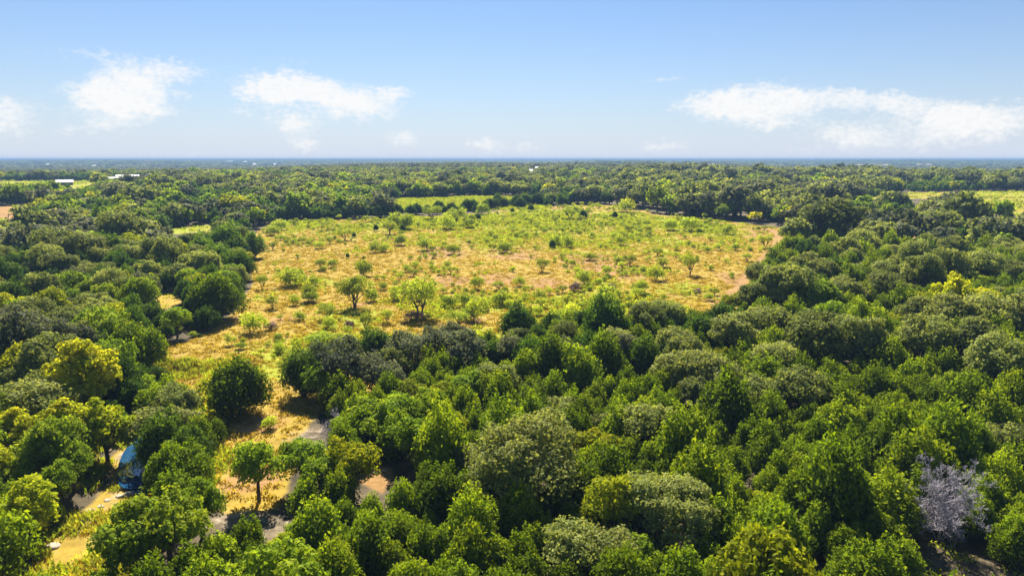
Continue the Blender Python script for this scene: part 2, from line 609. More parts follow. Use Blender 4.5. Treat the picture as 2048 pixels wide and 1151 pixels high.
# ------------------------------------------------------------------ mesh helpers
def mesh_from(name, V, F, mats, tint=None, midx=None):
    """V (n,3) array, F list of equal-length arrays [(k,m) ...] (quads and triangles)."""
    me = bpy.data.meshes.new(name)
    V = np.asarray(V, np.float32)
    loops = np.concatenate([np.asarray(f, np.int32).ravel() for f in F]) if F else np.zeros(0, np.int32)
    tot = np.concatenate([np.full(len(f), np.asarray(f).shape[1], np.int32) for f in F])
    start = np.concatenate([[0], np.cumsum(tot)[:-1]]).astype(np.int32)
    me.vertices.add(len(V))
    me.vertices.foreach_set('co', V.ravel())
    me.loops.add(len(loops))
    me.loops.foreach_set('vertex_index', loops)
    me.polygons.add(len(tot))
    me.polygons.foreach_set('loop_start', start)
    me.polygons.foreach_set('loop_total', tot)
    for mm in mats:
        me.materials.append(mm)
    if midx is not None:
        me.polygons.foreach_set('material_index', np.asarray(midx, np.int32))
    me.update(calc_edges=True)
    if tint is not None:
        a = me.attributes.new('tint', 'FLOAT', 'FACE')
        a.data.foreach_set('value', np.asarray(tint, np.float32))
    return me


def link(name, data, parent=None, loc=None):
    o = bpy.data.objects.new(name, data)
    col.objects.link(o)
    if parent is not None:
        o.parent = parent
    if loc is not None:
        o.location = loc
    return o


def tag(o, label=None, cat=None, group=None, kind=None):
    if label:
        o['label'] = label
    if cat:
        o['category'] = cat
    if group:
        o['group'] = group
    if kind:
        o['kind'] = kind
    return o


def unit(v):
    return v / np.maximum(np.linalg.norm(v, axis=-1, keepdims=True), 1e-9)


def tubes(paths, sides=5):
    """paths: list of (points (k,3), radii (k,)); returns V, F quads."""
    V = []
    F = []
    o = 0
    ang = np.arange(sides) * 2 * pi / sides
    for P, r in paths:
        P = np.asarray(P, float)
        r = np.asarray(r, float)
        T = unit(np.gradient(P, axis=0))
        ref = np.where(np.abs(T[:, 2:3]) > .9, np.array([[1., 0, 0]]), np.array([[0, 0, 1.]]))
        A = unit(np.cross(T, ref))
        B = np.cross(T, A)
        ring = P[:, None, :] + r[:, None, None] * (np.cos(ang)[None, :, None] * A[:, None, :] + np.sin(ang)[None, :, None] * B[:, None, :])
        V.append(ring.reshape(-1, 3))
        k = len(P)
        i = np.arange(k - 1)[:, None] * sides
        j = np.arange(sides)[None, :]
        jn = (j + 1) % sides
        q = np.stack([i + j, i + jn, i + sides + jn, i + sides + j], -1).reshape(-1, 4) + o
        F.append(q)
        o += k * sides
    return np.concatenate(V), np.concatenate(F)


def cards(g, pos, nrm, updir, ln, wd, kite=False):
    """A leaf spray at each pos: quad lying across nrm, long along updir."""
    n = len(pos)
    t = unit(updir - nrm * np.sum(updir * nrm, 1, keepdims=True))
    b = np.cross(nrm, t)
    ln = ln[:, None]
    wd = wd[:, None]
    if kite:
        bend = nrm * ln * (.12 * g.random((n, 1)))
        v = np.stack([pos - t * ln * .5, pos + b * wd * .5 + bend, pos + t * ln * .5, pos - b * wd * .5 + bend], 1)
    else:
        s = (.75 + .5 * g.random((n, 4, 1)))
        v = np.stack([-t * ln * .5 - b * wd * .35, -t * ln * .2 + b * wd * .55, t * ln * .5 + b * wd * .3, t * ln * .15 - b * wd * .5], 1) * s + pos[:, None, :]
    return v.reshape(-1, 3), np.arange(4 * n).reshape(n, 4)


def rand_dir(g, n):
    return unit(g.normal(size=(n, 3)))


_oct = np.array([[1, 0, 0], [-1, 0, 0], [0, 1, 0], [0, -1, 0], [0, 0, 1], [0, 0, -1]], float)
_octf = np.array([[0, 2, 4], [2, 1, 4], [1, 3, 4], [3, 0, 4], [2, 0, 5], [1, 2, 5], [3, 1, 5], [0, 3, 5]])


def crown(kind, seed, W, H, n, leaf, core=0.0):
    """Returns crown V, F(list), tint and the lobe centres. Base of the tree at z = 0."""
    g = np.random.default_rng(seed)
    # clumps of thick and thin foliage through the crown
    fq = 2 * pi / np.array([.24, .31, .27]) / W * g.uniform(.8, 1.2, (3, 3))
    ph0 = g.random((3, 3)) * 6.28

    def clump(p):
        q = p @ np.array([[.8, .36, .48], [-.6, .48, .64], [0, -.8, .6]])
        return sum(np.sin(q[:, j] * fq[i, j] * (1 + .6 * i) + ph0[i, j]) for i in range(3) for j in range(3)) / 3.0

    if kind == 'juniper':
        k = int(21 + 8 * g.random())
        th = np.arange(k) * 2.4 + g.random(k) * .8
        q = np.sqrt((np.arange(k) + .3) / k)
        rr = q * W * .37
        skew = 1 + .16 * np.cos(th - g.random() * 6.28)
        rr = rr * skew
        zt = H * (.95 - .36 * q ** 2.4 + g.normal(size=k) * .085)
        zb = H * (.06 + .14 * g.random(k))
        C = np.stack([rr * np.cos(th), rr * np.sin(th), (zt + zb) / 2], 1)
        Rr = np.stack([W * (.125 + .095 * g.random(k))] * 2 + [(zt - zb) / 2], 1)
        w = Rr[:, 0] * Rr[:, 2]
        m = int(n * 1.3)
        li = g.choice(k, m, p=w / w.sum())
        u = g.uniform(-.8, 1, m)
        ph = g.random(m) * 2 * pi
        prof = np.sqrt(np.clip(1 - np.abs(u) ** 2.0, 0, 1)) * np.where(u > 0, 1 - .25 * u, 1)
        sh = .62 + .5 * g.random(m)
        d = np.stack([np.cos(ph) * prof, np.sin(ph) * prof, u], 1)
        pos = C[li] + d * Rr[li] * sh[:, None]
        cl = clump(pos)
        keep = np.argsort(-(cl + g.normal(size=m) * .8))[:n]
        li, u, ph, sh, pos, cl = li[keep], u[keep], ph[keep], sh[keep], pos[keep], cl[keep]
        outd = unit(np.stack([np.cos(ph), np.sin(ph), .35 + .75 * u], 1) + .35 * unit(pos - np.array([0, 0, H * .45])))
        up = unit(outd * .7 + np.array([0, 0, .5]) + .55 * g.normal(size=(n, 3)))
        nr = unit(outd + .75 * g.normal(size=(n, 3)))
        ln = leaf * (.7 + .8 * g.random(n))
        V, F = cards(g, pos, nr, up, ln, ln * (.40 + .2 * g.random(n)), True)
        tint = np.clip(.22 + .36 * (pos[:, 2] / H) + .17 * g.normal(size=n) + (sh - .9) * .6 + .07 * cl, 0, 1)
    else:
        P = dict(oak=(24, .86, .30, .165), elm=(28, .95, .30, .145), sycamore=(58, 1.0, .30, .105), mesquite=(22, .9, .22, .125),
                 bush=(15, .95, -.10, .21))[kind]
        k, flat, zlow, lr = P
        k = int(k * (.85 + .3 * g.random()))
        i = np.arange(k) + .5
        cz = 1 - 1.5 * i / k if kind != 'sycamore' else 1 - 1.85 * i / k
        if kind == 'mesquite':
            cz = .95 - 1.15 * i / k
        if kind == 'bush':
            cz = 1 - 1.35 * i / k
        th = i * 2.39996 + g.random(k) * .9
        rxy = np.sqrt(np.clip(1 - cz ** 2, 0, 1))
        if kind == 'sycamore':
            rxy = rxy * np.clip(1.05 - .45 * cz, .4, 1.2)
        zc = H * (zlow + 1) / 2 if kind not in ('sycamore',) else H * .56
        zr = (H - zc) * .86
        ax = W * .5 * (1 - lr * 1.05)
        depth = np.clip(.55 + .5 * g.random(k), 0, 1.0)[:, None]
        C = np.stack([rxy * np.cos(th) * ax, rxy * np.sin(th) * ax, cz * zr], 1) * depth
        C[:, 2] += zc
        C += g.normal(size=(k, 3)) * W * .05
        C[:, 2] = np.maximum(C[:, 2], H * (.13 if kind == 'bush' else .16))
        r0 = W * lr * (.6 + .95 * g.random(k) ** 1.3)
        Rr = np.stack([r0 * g.uniform(.85, 1.25, k), r0 * g.uniform(.85, 1.25, k), r0 * flat], 1)
        m = int(n * (1.45 if kind != 'bush' else 1.15))
        li = g.choice(k, m, p=r0 ** 2 / (r0 ** 2).sum())
        d = rand_dir(g, m)
        d[:, 2] = np.where(d[:, 2] < -.45, -d[:, 2], d[:, 2])
        sh = (.58 + .55 * g.random(m)) if kind in ('oak', 'bush') else (.35 + .8 * np.sqrt(g.random(m)))
        pos = C[li] + d * Rr[li] * sh[:, None]
        cl = clump(pos)
        keep = np.argsort(-(cl + g.normal(size=m) * .7))[:n]
        li, d, sh, pos, cl = li[keep], d[keep], sh[keep], pos[keep], cl[keep]
        pos = pos + d * (cl * .035 * W)[:, None]
        nr = unit(d + .6 * g.normal(size=(n, 3)) + np.array([0, 0, .25]))
        ln = leaf * (.7 + .8 * g.random(n))
        if kind == 'bush':
            upv = unit(d + np.array([0, 0, 1.0]) + .5 * g.normal(size=(n, 3)))
            V, F = cards(g, pos, nr, upv, ln * 1.4, ln * .6, True)
        else:
            V, F = cards(g, pos, nr, rand_dir(g, n), ln, ln * (.7 + .3 * g.random(n)))
        lt = g.normal(size=k) * .13
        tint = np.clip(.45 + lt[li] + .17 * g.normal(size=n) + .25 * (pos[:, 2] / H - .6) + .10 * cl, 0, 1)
    F = [F]
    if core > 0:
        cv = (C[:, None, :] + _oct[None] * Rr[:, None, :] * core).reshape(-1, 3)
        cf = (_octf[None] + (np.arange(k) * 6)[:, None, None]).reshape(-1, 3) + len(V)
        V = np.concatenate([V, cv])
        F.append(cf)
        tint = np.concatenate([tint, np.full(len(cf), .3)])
    return V, F, tint, C, Rr


def trunk_paths(g, kind, W, H, C):
    """Tapered trunk that forks into limbs which end inside the crown lobes."""
    paths = []
    br = dict(juniper=.045, oak=.050, elm=.040, sycamore=.042, mesquite=.034, bush=.02)[kind] * W
    stems = dict(juniper=3, oak=2, elm=1, sycamore=1, mesquite=2, bush=3)[kind]
    fork = dict(juniper=.10, oak=.26, elm=.36, sycamore=.25, mesquite=.24, bush=.05)[kind] * H
    order = g.permutation(len(C))
    nl = min(len(C), dict(juniper=7, oak=11, elm=10, sycamore=12, mesquite=14, bush=5)[kind])
    bases = []
    for s in range(stems):
        a = 2 * pi * s / stems + g.random()
        off = np.array([cos(a), sin(a), 0]) * W * (.03 if stems > 1 else 0)
        top = np.array([cos(a) * W * .07 * (stems > 1), sin(a) * W * .07 * (stems > 1), fork]) + g.normal(size=3) * W * .015
        mid = (off + top) / 2 + g.normal(size=3) * W * .012
        rr = br / (1 if stems == 1 else 1.35)
        paths.append((np.array([off - [0, 0, .35], mid, top]), np.array([rr * 1.25, rr, rr * .85])))
        bases.append((top, rr * .85))
    for q in range(nl):
        c = C[order[q]]
        ds = [np.hypot(*(c[:2] - b[0][:2])) for b in bases]
        b, r0 = bases[int(np.argmin(ds))]
        m1 = b * .6 + c * .4 + np.array([0, 0, -.03 * H]) + g.normal(size=3) * W * .03
        m2 = b * .25 + c * .75 + g.normal(size=3) * W * .025
        paths.append((np.array([b - [0, 0, .02 * H], m1, m2, c]), r0 * np.array([.75, .5, .32, .12])))
    return paths


class Proto:
    pass


def make_proto(kind, matname, seed, W, H, n, leaf, core=0.0):
    g = np.random.default_rng(seed + 999)
    V, F, t, C, Rr = crown(kind, seed, W, H, n, leaf, core)
    p = Proto()
    p.W, p.H, p.kind, p.mat = W, H, kind, matname
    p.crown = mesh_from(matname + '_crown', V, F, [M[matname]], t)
    tv, tf = tubes(trunk_paths(g, kind, W, H, C), 5)
    p.trunk = mesh_from(matname + '_trunk', tv, [tf], [M['bark']])
    p.trunk.polygons.foreach_set('use_smooth', np.ones(len(p.trunk.polygons), bool))
    return p


def make_far(kind, matname, seed, W, H, n, leaf):
    """A far tree is one mesh: crown and stem together."""
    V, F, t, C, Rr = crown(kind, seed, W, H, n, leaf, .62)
    tv, tf = tubes([(np.array([[0, 0, -.4], [0, 0, H * .55]]), np.array([W * .05, W * .03]))], 4)
    nf = sum(len(f) for f in F)
    F2 = F + [tf + len(V)]
    mi = np.concatenate([np.zeros(nf), np.ones(len(tf))])
    tt = np.concatenate([t, np.full(len(tf), .5)])
    p = Proto()
    p.W, p.H, p.kind, p.mat = W, H, kind, matname
    p.mesh = mesh_from(matname + '_far_tree', np.concatenate([V, tv]), F2, [M[matname], M['bark']], tt, mi)
    return p


# ------------------------------------------------------------------ ground
def build_ground():
    ang = np.concatenate([np.arange(-180, -54, 3.0), np.arange(-54, 54.01, .25), np.arange(57, 180, 3.0)])
    ang = np.radians(ang)
    rad = [4.0]
    while rad[-1] < 29000:
        r = rad[-1]
        rad.append(r * (1.05 if r < 36 else 1.0062 if r < 480 else 1.02 if r < 3000 else 1.035))
    rad = np.array(rad)
    na, nr = len(ang), len(rad)
    RR, AA = np.meshgrid(rad, ang, indexing='ij')
    X = (RR * np.sin(AA)).ravel()
    Y = (RR * np.cos(AA)).ravel()
    Z = ground(X, Y)
    V = np.stack([X, Y, Z], 1)
    V = np.concatenate([V, [[0, 0, 0]]])
    i = np.arange(nr - 1)[:, None] * na
    j = np.arange(na)[None, :]
    jn = (j + 1) % na
    q = np.stack([i + j, i + na + j, i + na + jn, i + jn], -1).reshape(-1, 4)[:, ::-1]
    jj = np.arange(na)
    tri = np.stack([np.full(na, len(V) - 1), (jj + 1) % na, jj], 1)
    me = mesh_from('ground', V, [q, tri], [M['ground']])
    me.polygons.foreach_set('use_smooth', np.ones(len(me.polygons), bool))
    X, Y = V[:, 0], V[:, 1]
    near = np.hypot(X, Y) < 1500
    xs, ys = X[near], Y[near]

    def put(nm, vals, default=0.0):
        a = me.attributes.new(nm, 'FLOAT', 'POINT')
        full = np.full(len(X), default, np.float32)
        full[near] = vals
        a.data.foreach_set('value', full)
    sd = signed(FIELD, xs, ys)
    mead = smooth(-2.0, 2.0, sd)
    for k, P in CLEAR.items():
        if k in ('dry_wash', 'bank', 'corner', 'dark_gap', 'dark_gap2'):  # corner and wash stay floor-dark: shade put into their ground colour
            continue
        w = 1.5 + np.hypot(xs, ys) / 200
        mead = np.maximum(mead, smooth(-w, w, signed(P, xs, ys)))
    put('meadow', mead)
    gr = blobs(GREENW, xs, ys) * smooth(0, 3, sd)
    n = fbm(xs / 9.0, ys / 14.0, 4)
    gr = gr * .85 + (n - .5) * .6 * (sd > 0) + .12 * (sd > 0)
    for k, v in (('pasture', .9), ('right_field', .52), ('right_green', .8), ('house_field', .55), ('left_strip', .7)):
        gr = np.where(inside(CLEAR[k], xs, ys), v + (n - .5) * .4, gr)
    put('green', np.clip(gr, 0, 1))
    tn = blobs(TANW, xs, ys)
    trk = 1 - smooth(.7, 2.2, np.abs(seg_dist(TRACK, xs, ys) - 0.4))
    tn = np.maximum(tn * .9 + (fbm(xs / 12.0 + 40, ys / 12.0, 3) - .5) * .7, trk * .95)
    tn = np.where(inside(CLEAR['tan_field'], xs, ys), .9, tn)
    tn = np.where(inside(CLEAR['left_tan'], xs, ys), .7, tn)
    tn = np.maximum(tn, smooth(-1, 1.5, signed(CLEAR['bank'], xs, ys)) * .9)
    put('tan', np.clip(tn, 0, 1) * np.clip(mead + smooth(-1, 1.5, signed(CLEAR['bank'], xs, ys)), 0, 1))
    st = np.maximum(smooth(-.8, 1.2, signed(CLEAR['creek_bed'], xs, ys)) * (.30 + 1.1 * (fbm(xs / 2.6, ys / 2.6, 3) - .42)),
                    smooth(-1, 1, signed(CLEAR['dry_wash'], xs, ys)) * .42)  # pale stone held back; darker floor colour stands in for shade
    wash = 1 - smooth(1.0, 3.5, seg_dist(poly([(470, 1040), (560, 1060), (530, 1110), (420, 1180)]), xs, ys))
    st = np.maximum(st, wash * .45)
    put('stone', np.clip(st, 0, 1))
    put('mud', np.clip(smooth(-.4, .5, signed(POOL, xs, ys)), 0, 1))
    o = link('ground', me)
    tag(o, kind='structure')


build_ground()

WATER_Z = -0.85


def build_pool():
    P = POOL
    c = P.mean(0)
    pts = []
    for i in range(len(P)):             # smooth outline
        for t in (0, .25, .5, .75):
            p0, p1, p2, p3 = P[i - 1], P[i], P[(i + 1) % len(P)], P[(i + 2) % len(P)]
            q = .5 * ((2 * p1) + (-p0 + p2) * t + (2 * p0 - 5 * p1 + 4 * p2 - p3) * t * t + (-p0 + 3 * p1 - 3 * p2 + p3) * t ** 3)
            pts.append(q)
    me = bpy.data.meshes.new('pool_water')
    me.from_pydata([(p[0], p[1], WATER_Z) for p in pts], [], [list(range(len(pts)))])
    me.materials.append(M['water'])
    tag(link('pool_water', me), kind='structure')
    # the narrow run below the pool
    S = poly([(268, 962), (300, 960), (302, 1000), (285, 1010), (268, 1000)])
    me = bpy.data.meshes.new('creek_water')
    me.from_pydata([(p[0], p[1], WATER_Z - .05) for p in S], [], [list(range(len(S)))])
    me.materials.append(M['water'])
    tag(link('creek_water', me), kind='structure')


build_pool()

# ------------------------------------------------------------------ tree prototypes
PR = {
    'juniper': [make_proto('juniper', 'juniper', 100 + i, 4.2, 4.6, 5200, .27) for i in range(6)],
    'big_juniper': [make_proto('juniper', 'juniper', 120 + i, 7.2, 6.4, 12000, .31) for i in range(4)],
    'dark_juniper': [make_proto('juniper', 'dark_juniper', 140 + i, 5.4, 5.4, 7500, .29) for i in range(5)],
    'oak': [make_proto('oak', 'oak', 200 + i, 6.6, 6.0, 9500, .22) for i in range(6)],
    'big_oak': [make_proto('oak', 'oak', 220 + i, 10.5, 8.4, 22000, .24) for i in range(3)],
    'dark_oak': [make_proto('oak', 'dark_oak', 240 + i, 7.0, 6.6, 7500, .23) for i in range(4)],
    'elm': [make_proto('elm', 'elm', 300 + i, 5.8, 6.0, 7000, .22) for i in range(5)],
    'yellow': [make_proto('elm', 'yellow', 330 + i, 4.4, 4.8, 4800, .21) for i in range(4)],
    'lime': [make_proto('elm', 'lime', 340 + i, 5.0, 5.2, 5400, .22) for i in range(4)],
    'sycamore': [make_proto('sycamore', 'gold', 360 + i, 6.8, 10.5, 8000, .29) for i in range(4)],
    'mesquite': [make_proto('mesquite', 'mesquite', 400 + i, 6.0, 5.0, 4000, .18) for i in range(5)],
    'bush': [make_proto('bush', 'bush', 430 + i, 2.6, 1.9, 1100, .19) for i in range(5)],
    'shrub': [make_proto('bush', 'mesquite', 450 + i, 2.0, 1.8, 480, .19) for i in range(4)],
    'brush': [make_proto('bush', 'purple', 460 + i, 2.4, 1.4, 800, .18) for i in range(2)],
}
NAMES = {'juniper': 'juniper_tree', 'big_juniper': 'juniper_tree', 'dark_juniper': 'dark_juniper_tree', 'oak': 'live_oak_tree',
         'big_oak': 'live_oak_tree', 'dark_oak': 'dark_oak_tree', 'elm': 'elm_tree', 'yellow': 'yellow_leaved_tree', 'lime': 'lime_green_tree',
         'sycamore': 'sycamore_tree', 'mesquite': 'mesquite_tree', 'bush': 'green_bush', 'shrub': 'wispy_shrub', 'brush': 'dry_brush'}
TREES = []      # dicts: kind, x, y, w (crown width), hs (height factor), label, hero


# ------------------------------------------------------------------ hand placed trees (crown centre and width in the photograph -> place on the ground)
def place(kind, cx, cyy, wpx, hs=1.0, label=None, tint=None, at_base=False):
    p = PR[kind][0]
    ratio = p.H / p.W
    kc = 0.0 if at_base else ratio * hs * (.56 if kind not in ('juniper', 'big_juniper', 'dark_juniper') else .5)
    d = pix_dir(cx, cyy)
    fwd = d[1] * cos(PITCH) - d[2] * sin(PITCH)
    lo, hi = 15.0, 3000.0
    for _ in range(60):
        t = (lo + hi) / 2
        x, y, z = d[0] * t, d[1] * t, CAM_H + d[2] * t
        w = wpx * t * fwd / FPX
        gzv = float(base_ground(np.array([x]), np.array([y]))[0])
        if z - gzv - kc * w > 0:
            lo = t
        else:
            hi = t
    TREES.append(dict(kind=kind, x=x, y=y, w=w, hs=hs, label=label, tint=tint, hero=True, rot=random.random() * 6.28))


H = place
# creek side
H('sycamore', 172, 745, 120, .95, 'tall golden sycamore leaning over the shaded head of the creek pool')
H('sycamore', 205, 835, 105, .85, 'pale gold sycamore with sparse leaves beside the creek pool')
H('sycamore', 128, 850, 105, .8, 'bright yellow sycamore standing behind the rocky creek bank')
H('sycamore', 50, 985, 100, .95, 'bright yellow sycamore overhanging the stony creek bed')
H('sycamore', 30, 860, 95, .75, 'golden sycamore among bright green brush on the creek bank')
H('sycamore', -8, 725, 75, .8)
H('oak', 95, 782, 98, 1.0, 'rounded grey-green oak tucked beside the tall golden sycamore')
H('oak', 12, 775, 75, 1.0)
H('elm', 25, 815, 80, .8)
H('elm', 15, 1075, 70, .9, 'lime green tree beside the stony creek bed downstream')
H('bush', 105, 905, 60, 1.0)
H('bush', 158, 905, 52, 1.0)
H('bush', 190, 925, 34, .9, 'green bush at the lip of the creek pool')
H('bush', 60, 905, 90, 1.0)
H('bush', 20, 925, 60, 1.0)
H('dark_oak', 62, 690, 130, 1.05)
H('dark_oak', 118, 700, 110, 1.05)
H('dark_oak', 20, 655, 90)
H('oak', 135, 655, 80)
H('oak', 70, 640, 80)
H('elm', 190, 655, 80)
H('big_juniper', 262, 692, 122, 1.05, 'large rounded juniper at the meadow corner above the creek')
H('big_juniper', 330, 778, 112, 1.0, 'juniper clump on several bare trunks at the creek head')
H('dark_juniper', 268, 780, 80, 1.1)
H('dark_juniper', 205, 700, 80, 1.0)
H('big_juniper', 470, 772, 142, .92, 'lone wide juniper with bare trunks casting a shadow on the grass')
H('bush', 438, 800, 22, 1.0, 'small yellow-green bush under the lone wide juniper')
H('bush', 538, 845, 34, .9, 'yellow-green bush on the slope beside the shaded wash')
H('big_juniper', 350, 940, 150, .95, 'large bushy juniper standing at the edge of the blue pool')
H('juniper', 398, 868, 70, 1.0, 'juniper growing behind the bleached dead branches by the pool')
H('juniper', 432, 862, 48, 1.0)
H('elm', 514, 940, 92, 1.25, 'slender tree with a bare trunk alone on dry brown grass')
H('elm', 600, 925, 95, 1.0, 'blue-green tree beside the pale rocks of the dry wash')
H('elm', 640, 960, 90, .95)
H('lime', 705, 938, 100, 1.1, 'rounded yellow-green tree beside the pink earth bank')
H('elm', 265, 1090, 150, .95, 'broad lime green tree over the stony creek bed with dark trunk')
H('elm', 335, 1060, 150, 1.0)
H('elm', 400, 1020, 95, 1.1)
H('juniper', 440, 1105, 95, 1.0)
H('juniper', 500, 1135, 90, 1.0)
H('lime', 575, 1100, 70, 1.0)
H('lime', 668, 1120, 82, 1.0)
H('elm', 600, 1065, 60, .9)
H('juniper', 640, 1040, 75)
H('juniper', 690, 1035, 70)
H('juniper', 735, 1065, 85)
H('juniper', 800, 1070, 80)
H('juniper', 855, 1090, 95, 1.1)
H('juniper', 780, 1120, 80)
# wood in front of the meadow
H('big_juniper', 880, 985, 135, .9, 'wide yellow-green juniper beside the giant grey-green oak')
H('big_oak', 1045, 930, 205, 1.0, 'giant grey-green oak crown rising above the juniper wood')
H('oak', 940, 925, 75, 1.0)
H('lime', 955, 1035, 72, 1.05, 'yellow-green tree below the giant grey-green oak')
H('juniper', 1040, 1010, 66, 1.2, 'pointed juniper below the giant grey-green oak')
H('juniper', 1090, 1062, 66)
H('lime', 1195, 905, 92, .9, 'yellow-green tree between two grey-green oaks')
H('oak', 1290, 858, 112, 1.0, 'round grey-green oak with a dark shaded side in the juniper wood')
H('oak', 1208, 860, 72)
H('oak', 1290, 1010, 105, .9)
H('big_oak', 1340, 1030, 180, .9, 'broad pale oak with silvery top among the junipers')
H('oak', 1235, 1105, 120, .9)
H('elm', 1275, 1110, 95, .9)
H('juniper', 1412, 1110, 78, 1.1)
H('juniper', 1482, 1135, 55)
H('elm', 832, 885, 92, 1.05)
H('elm', 742, 848, 95, .95)
H('elm', 800, 828, 85, .95)
H('elm', 692, 862, 65)
H('elm', 860, 815, 70)
H('lime', 885, 790, 58, .95)
H('lime', 905, 855, 58, 1.0)
H('lime', 880, 890, 45)
H('oak', 992, 768, 88, .9)
H('elm', 940, 778, 78, .85)
H('dark_oak', 690, 735, 112, 1.05, 'dark thin-leaved oak with bare limbs showing over the shaded wash')
H('elm', 640, 765, 70, 1.0)
H('oak', 790, 735, 80, 1.0)
H('dark_oak', 755, 760, 85, 1.0)
H('dark_juniper', 605, 745, 95, 1.05)
H('dark_juniper', 640, 720, 80, 1.0)
H('dark_juniper', 755, 690, 80, .9)
H('dark_oak', 815, 705, 90, 1.0)
H('dark_oak', 872, 695, 85, 1.0)
H('dark_oak', 932, 702, 92, 1.0, 'dark purplish oak between the meadow and the juniper wood')
H('dark_oak', 905, 670, 60)
H('juniper', 862, 745, 58)
H('juniper', 800, 750, 50)
H('juniper', 962, 738, 56)
H('juniper', 1012, 742, 46)
H('dark_juniper', 1035, 645, 88, .95, 'dark round juniper breaking into the meadow grass')
H('oak', 1033, 682, 50)
H('dark_juniper', 1165, 640, 45)
H('dark_juniper', 1105, 650, 60)
H('oak', 1235, 690, 75)
for _i, _x in enumerate(range(985, 1330, 38)):
    H(('dark_juniper', 'dark_oak', 'dark_juniper')[_i % 3], _x, 712 - 8 * (_i % 2), 58 + 9 * (_i % 3), 1.15)  # dark-leaved kinds stand in for the shaded fronts of this row
H('oak', 1225, 722, 60)
H('oak', 1290, 650, 80)
H('oak', 1340, 640, 75)
H('oak', 1345, 695, 78)
H('dark_juniper', 1400, 665, 80)
H('dark_juniper', 1440, 640, 80)
H('dark_juniper', 1330, 665, 60)
H('lime', 1462, 608, 40)
H('oak', 1362, 755, 105)
H('oak', 1425, 760, 112)
H('oak', 1395, 795, 80)
H('lime', 1412, 715, 52, .8)
H('oak', 1500, 665, 85)
H('oak', 1548, 655, 90)
H('oak', 1560, 722, 92, .9)
H('oak', 1625, 690, 120)
H('oak', 1595, 790, 105)
H('oak', 1505, 795, 85)
H('oak', 1660, 670, 95)
H('oak', 1715, 690, 110)
H('oak', 1850, 690, 105)
H('oak', 1955, 695, 115)
H('oak', 1990, 735, 115)
H('oak', 1905, 645, 110)
H('oak', 1965, 640, 105)
H('oak', 1840, 640, 90)
H('oak', 2035, 640, 100)
H('yellow', 1902, 606, 70, 1.35, 'tall bright yellow tree rising above the grey-green oaks')
H('yellow', 1975, 612, 70, .85, 'wide yellow tree beside the tallest bright yellow tree')
H('lime', 2032, 592, 50, .8)
H('lime', 1820, 612, 60, .9)
H('lime', 1785, 645, 48, .8)
H('yellow', 1965, 838, 48, .7, 'small golden tree alone in the dark juniper wood')
H('lime', 1820, 768, 34, .7)
H('yellow', 1535, 1008, 66, .7, 'low golden tree peeking out between bright green junipers')
H('elm', 1702, 962, 80, .8, 'light green leafy tree surrounded by bright green junipers')
H('elm', 1638, 596, 85, .85)
H('oak', 1565, 578, 110)
H('oak', 1655, 445, 120, .8, 'broad grey oak at the bend of the dirt track')
H('big_juniper', 1990, 960, 120, 1.1, 'large juniper standing beside the bare grey dead tree')
H('juniper', 1930, 960, 70)
H('juniper', 1800, 1010, 70)
H('big_juniper', 1760, 1060, 105, 1.0)
H('big_juniper', 1690, 1090, 105, 1.0)
H('juniper', 2035, 1040, 80)
H('big_juniper', 1955, 1030, 100, 1.1)
H('big_juniper', 2040, 1075, 115, 1.1)
H('oak', 1880, 905, 60)
H('oak', 1960, 880, 80)
H('oak', 2030, 880, 80)
# left margin of the meadow
H('big_juniper', 432, 590, 112, 1.0, 'largest dark round juniper on the creek side of the meadow')
H('dark_juniper', 412, 635, 56, .9)
H('juniper', 350, 655, 24, .8, 'small round juniper alone on the mown corner of the meadow')
H('juniper', 388, 650, 24, .7)
H('bush', 388, 668, 22, .6)
H('dark_juniper', 325, 645, 44, .9)
H('dark_juniper', 300, 630, 60, .9)
H('dark_juniper', 505, 488, 56, 1.0)
H('dark_juniper', 470, 500, 60)
H('dark_juniper', 480, 530, 60)
H('dark_juniper', 440, 520, 70)
H('dark_juniper', 450, 480, 70)
H('dark_juniper', 400, 500, 60)
H('yellow', 515, 432, 30, 1.0)
H('yellow', 470, 412, 56, .8, 'bright yellow tree in the tree belt on the creek side')
H('yellow', 258, 428, 52, .8)
H('yellow', 175, 435, 40, .7)
H('lime', 258, 490, 58, .8)
H('big_oak', 165, 505, 110, .8)
H('oak', 120, 500, 90)
H('oak', 245, 460, 80)
_bx = [520, 560, 650, 745, 830, 960, 1000, 1090, 1190, 1240]
_by = [440, 441, 438, 435, 431, 427, 420, 414, 406, 410]
_r = random.Random(4)
for i, bxp in enumerate(range(560, 1096, 11)):
    byp = float(np.interp(bxp, _bx, _by)) - _r.uniform(0, 7)
    H('dark_juniper', bxp + _r.uniform(-4, 4), byp, _r.uniform(19, 28), _r.uniform(.75, 1.0), None, None, True)
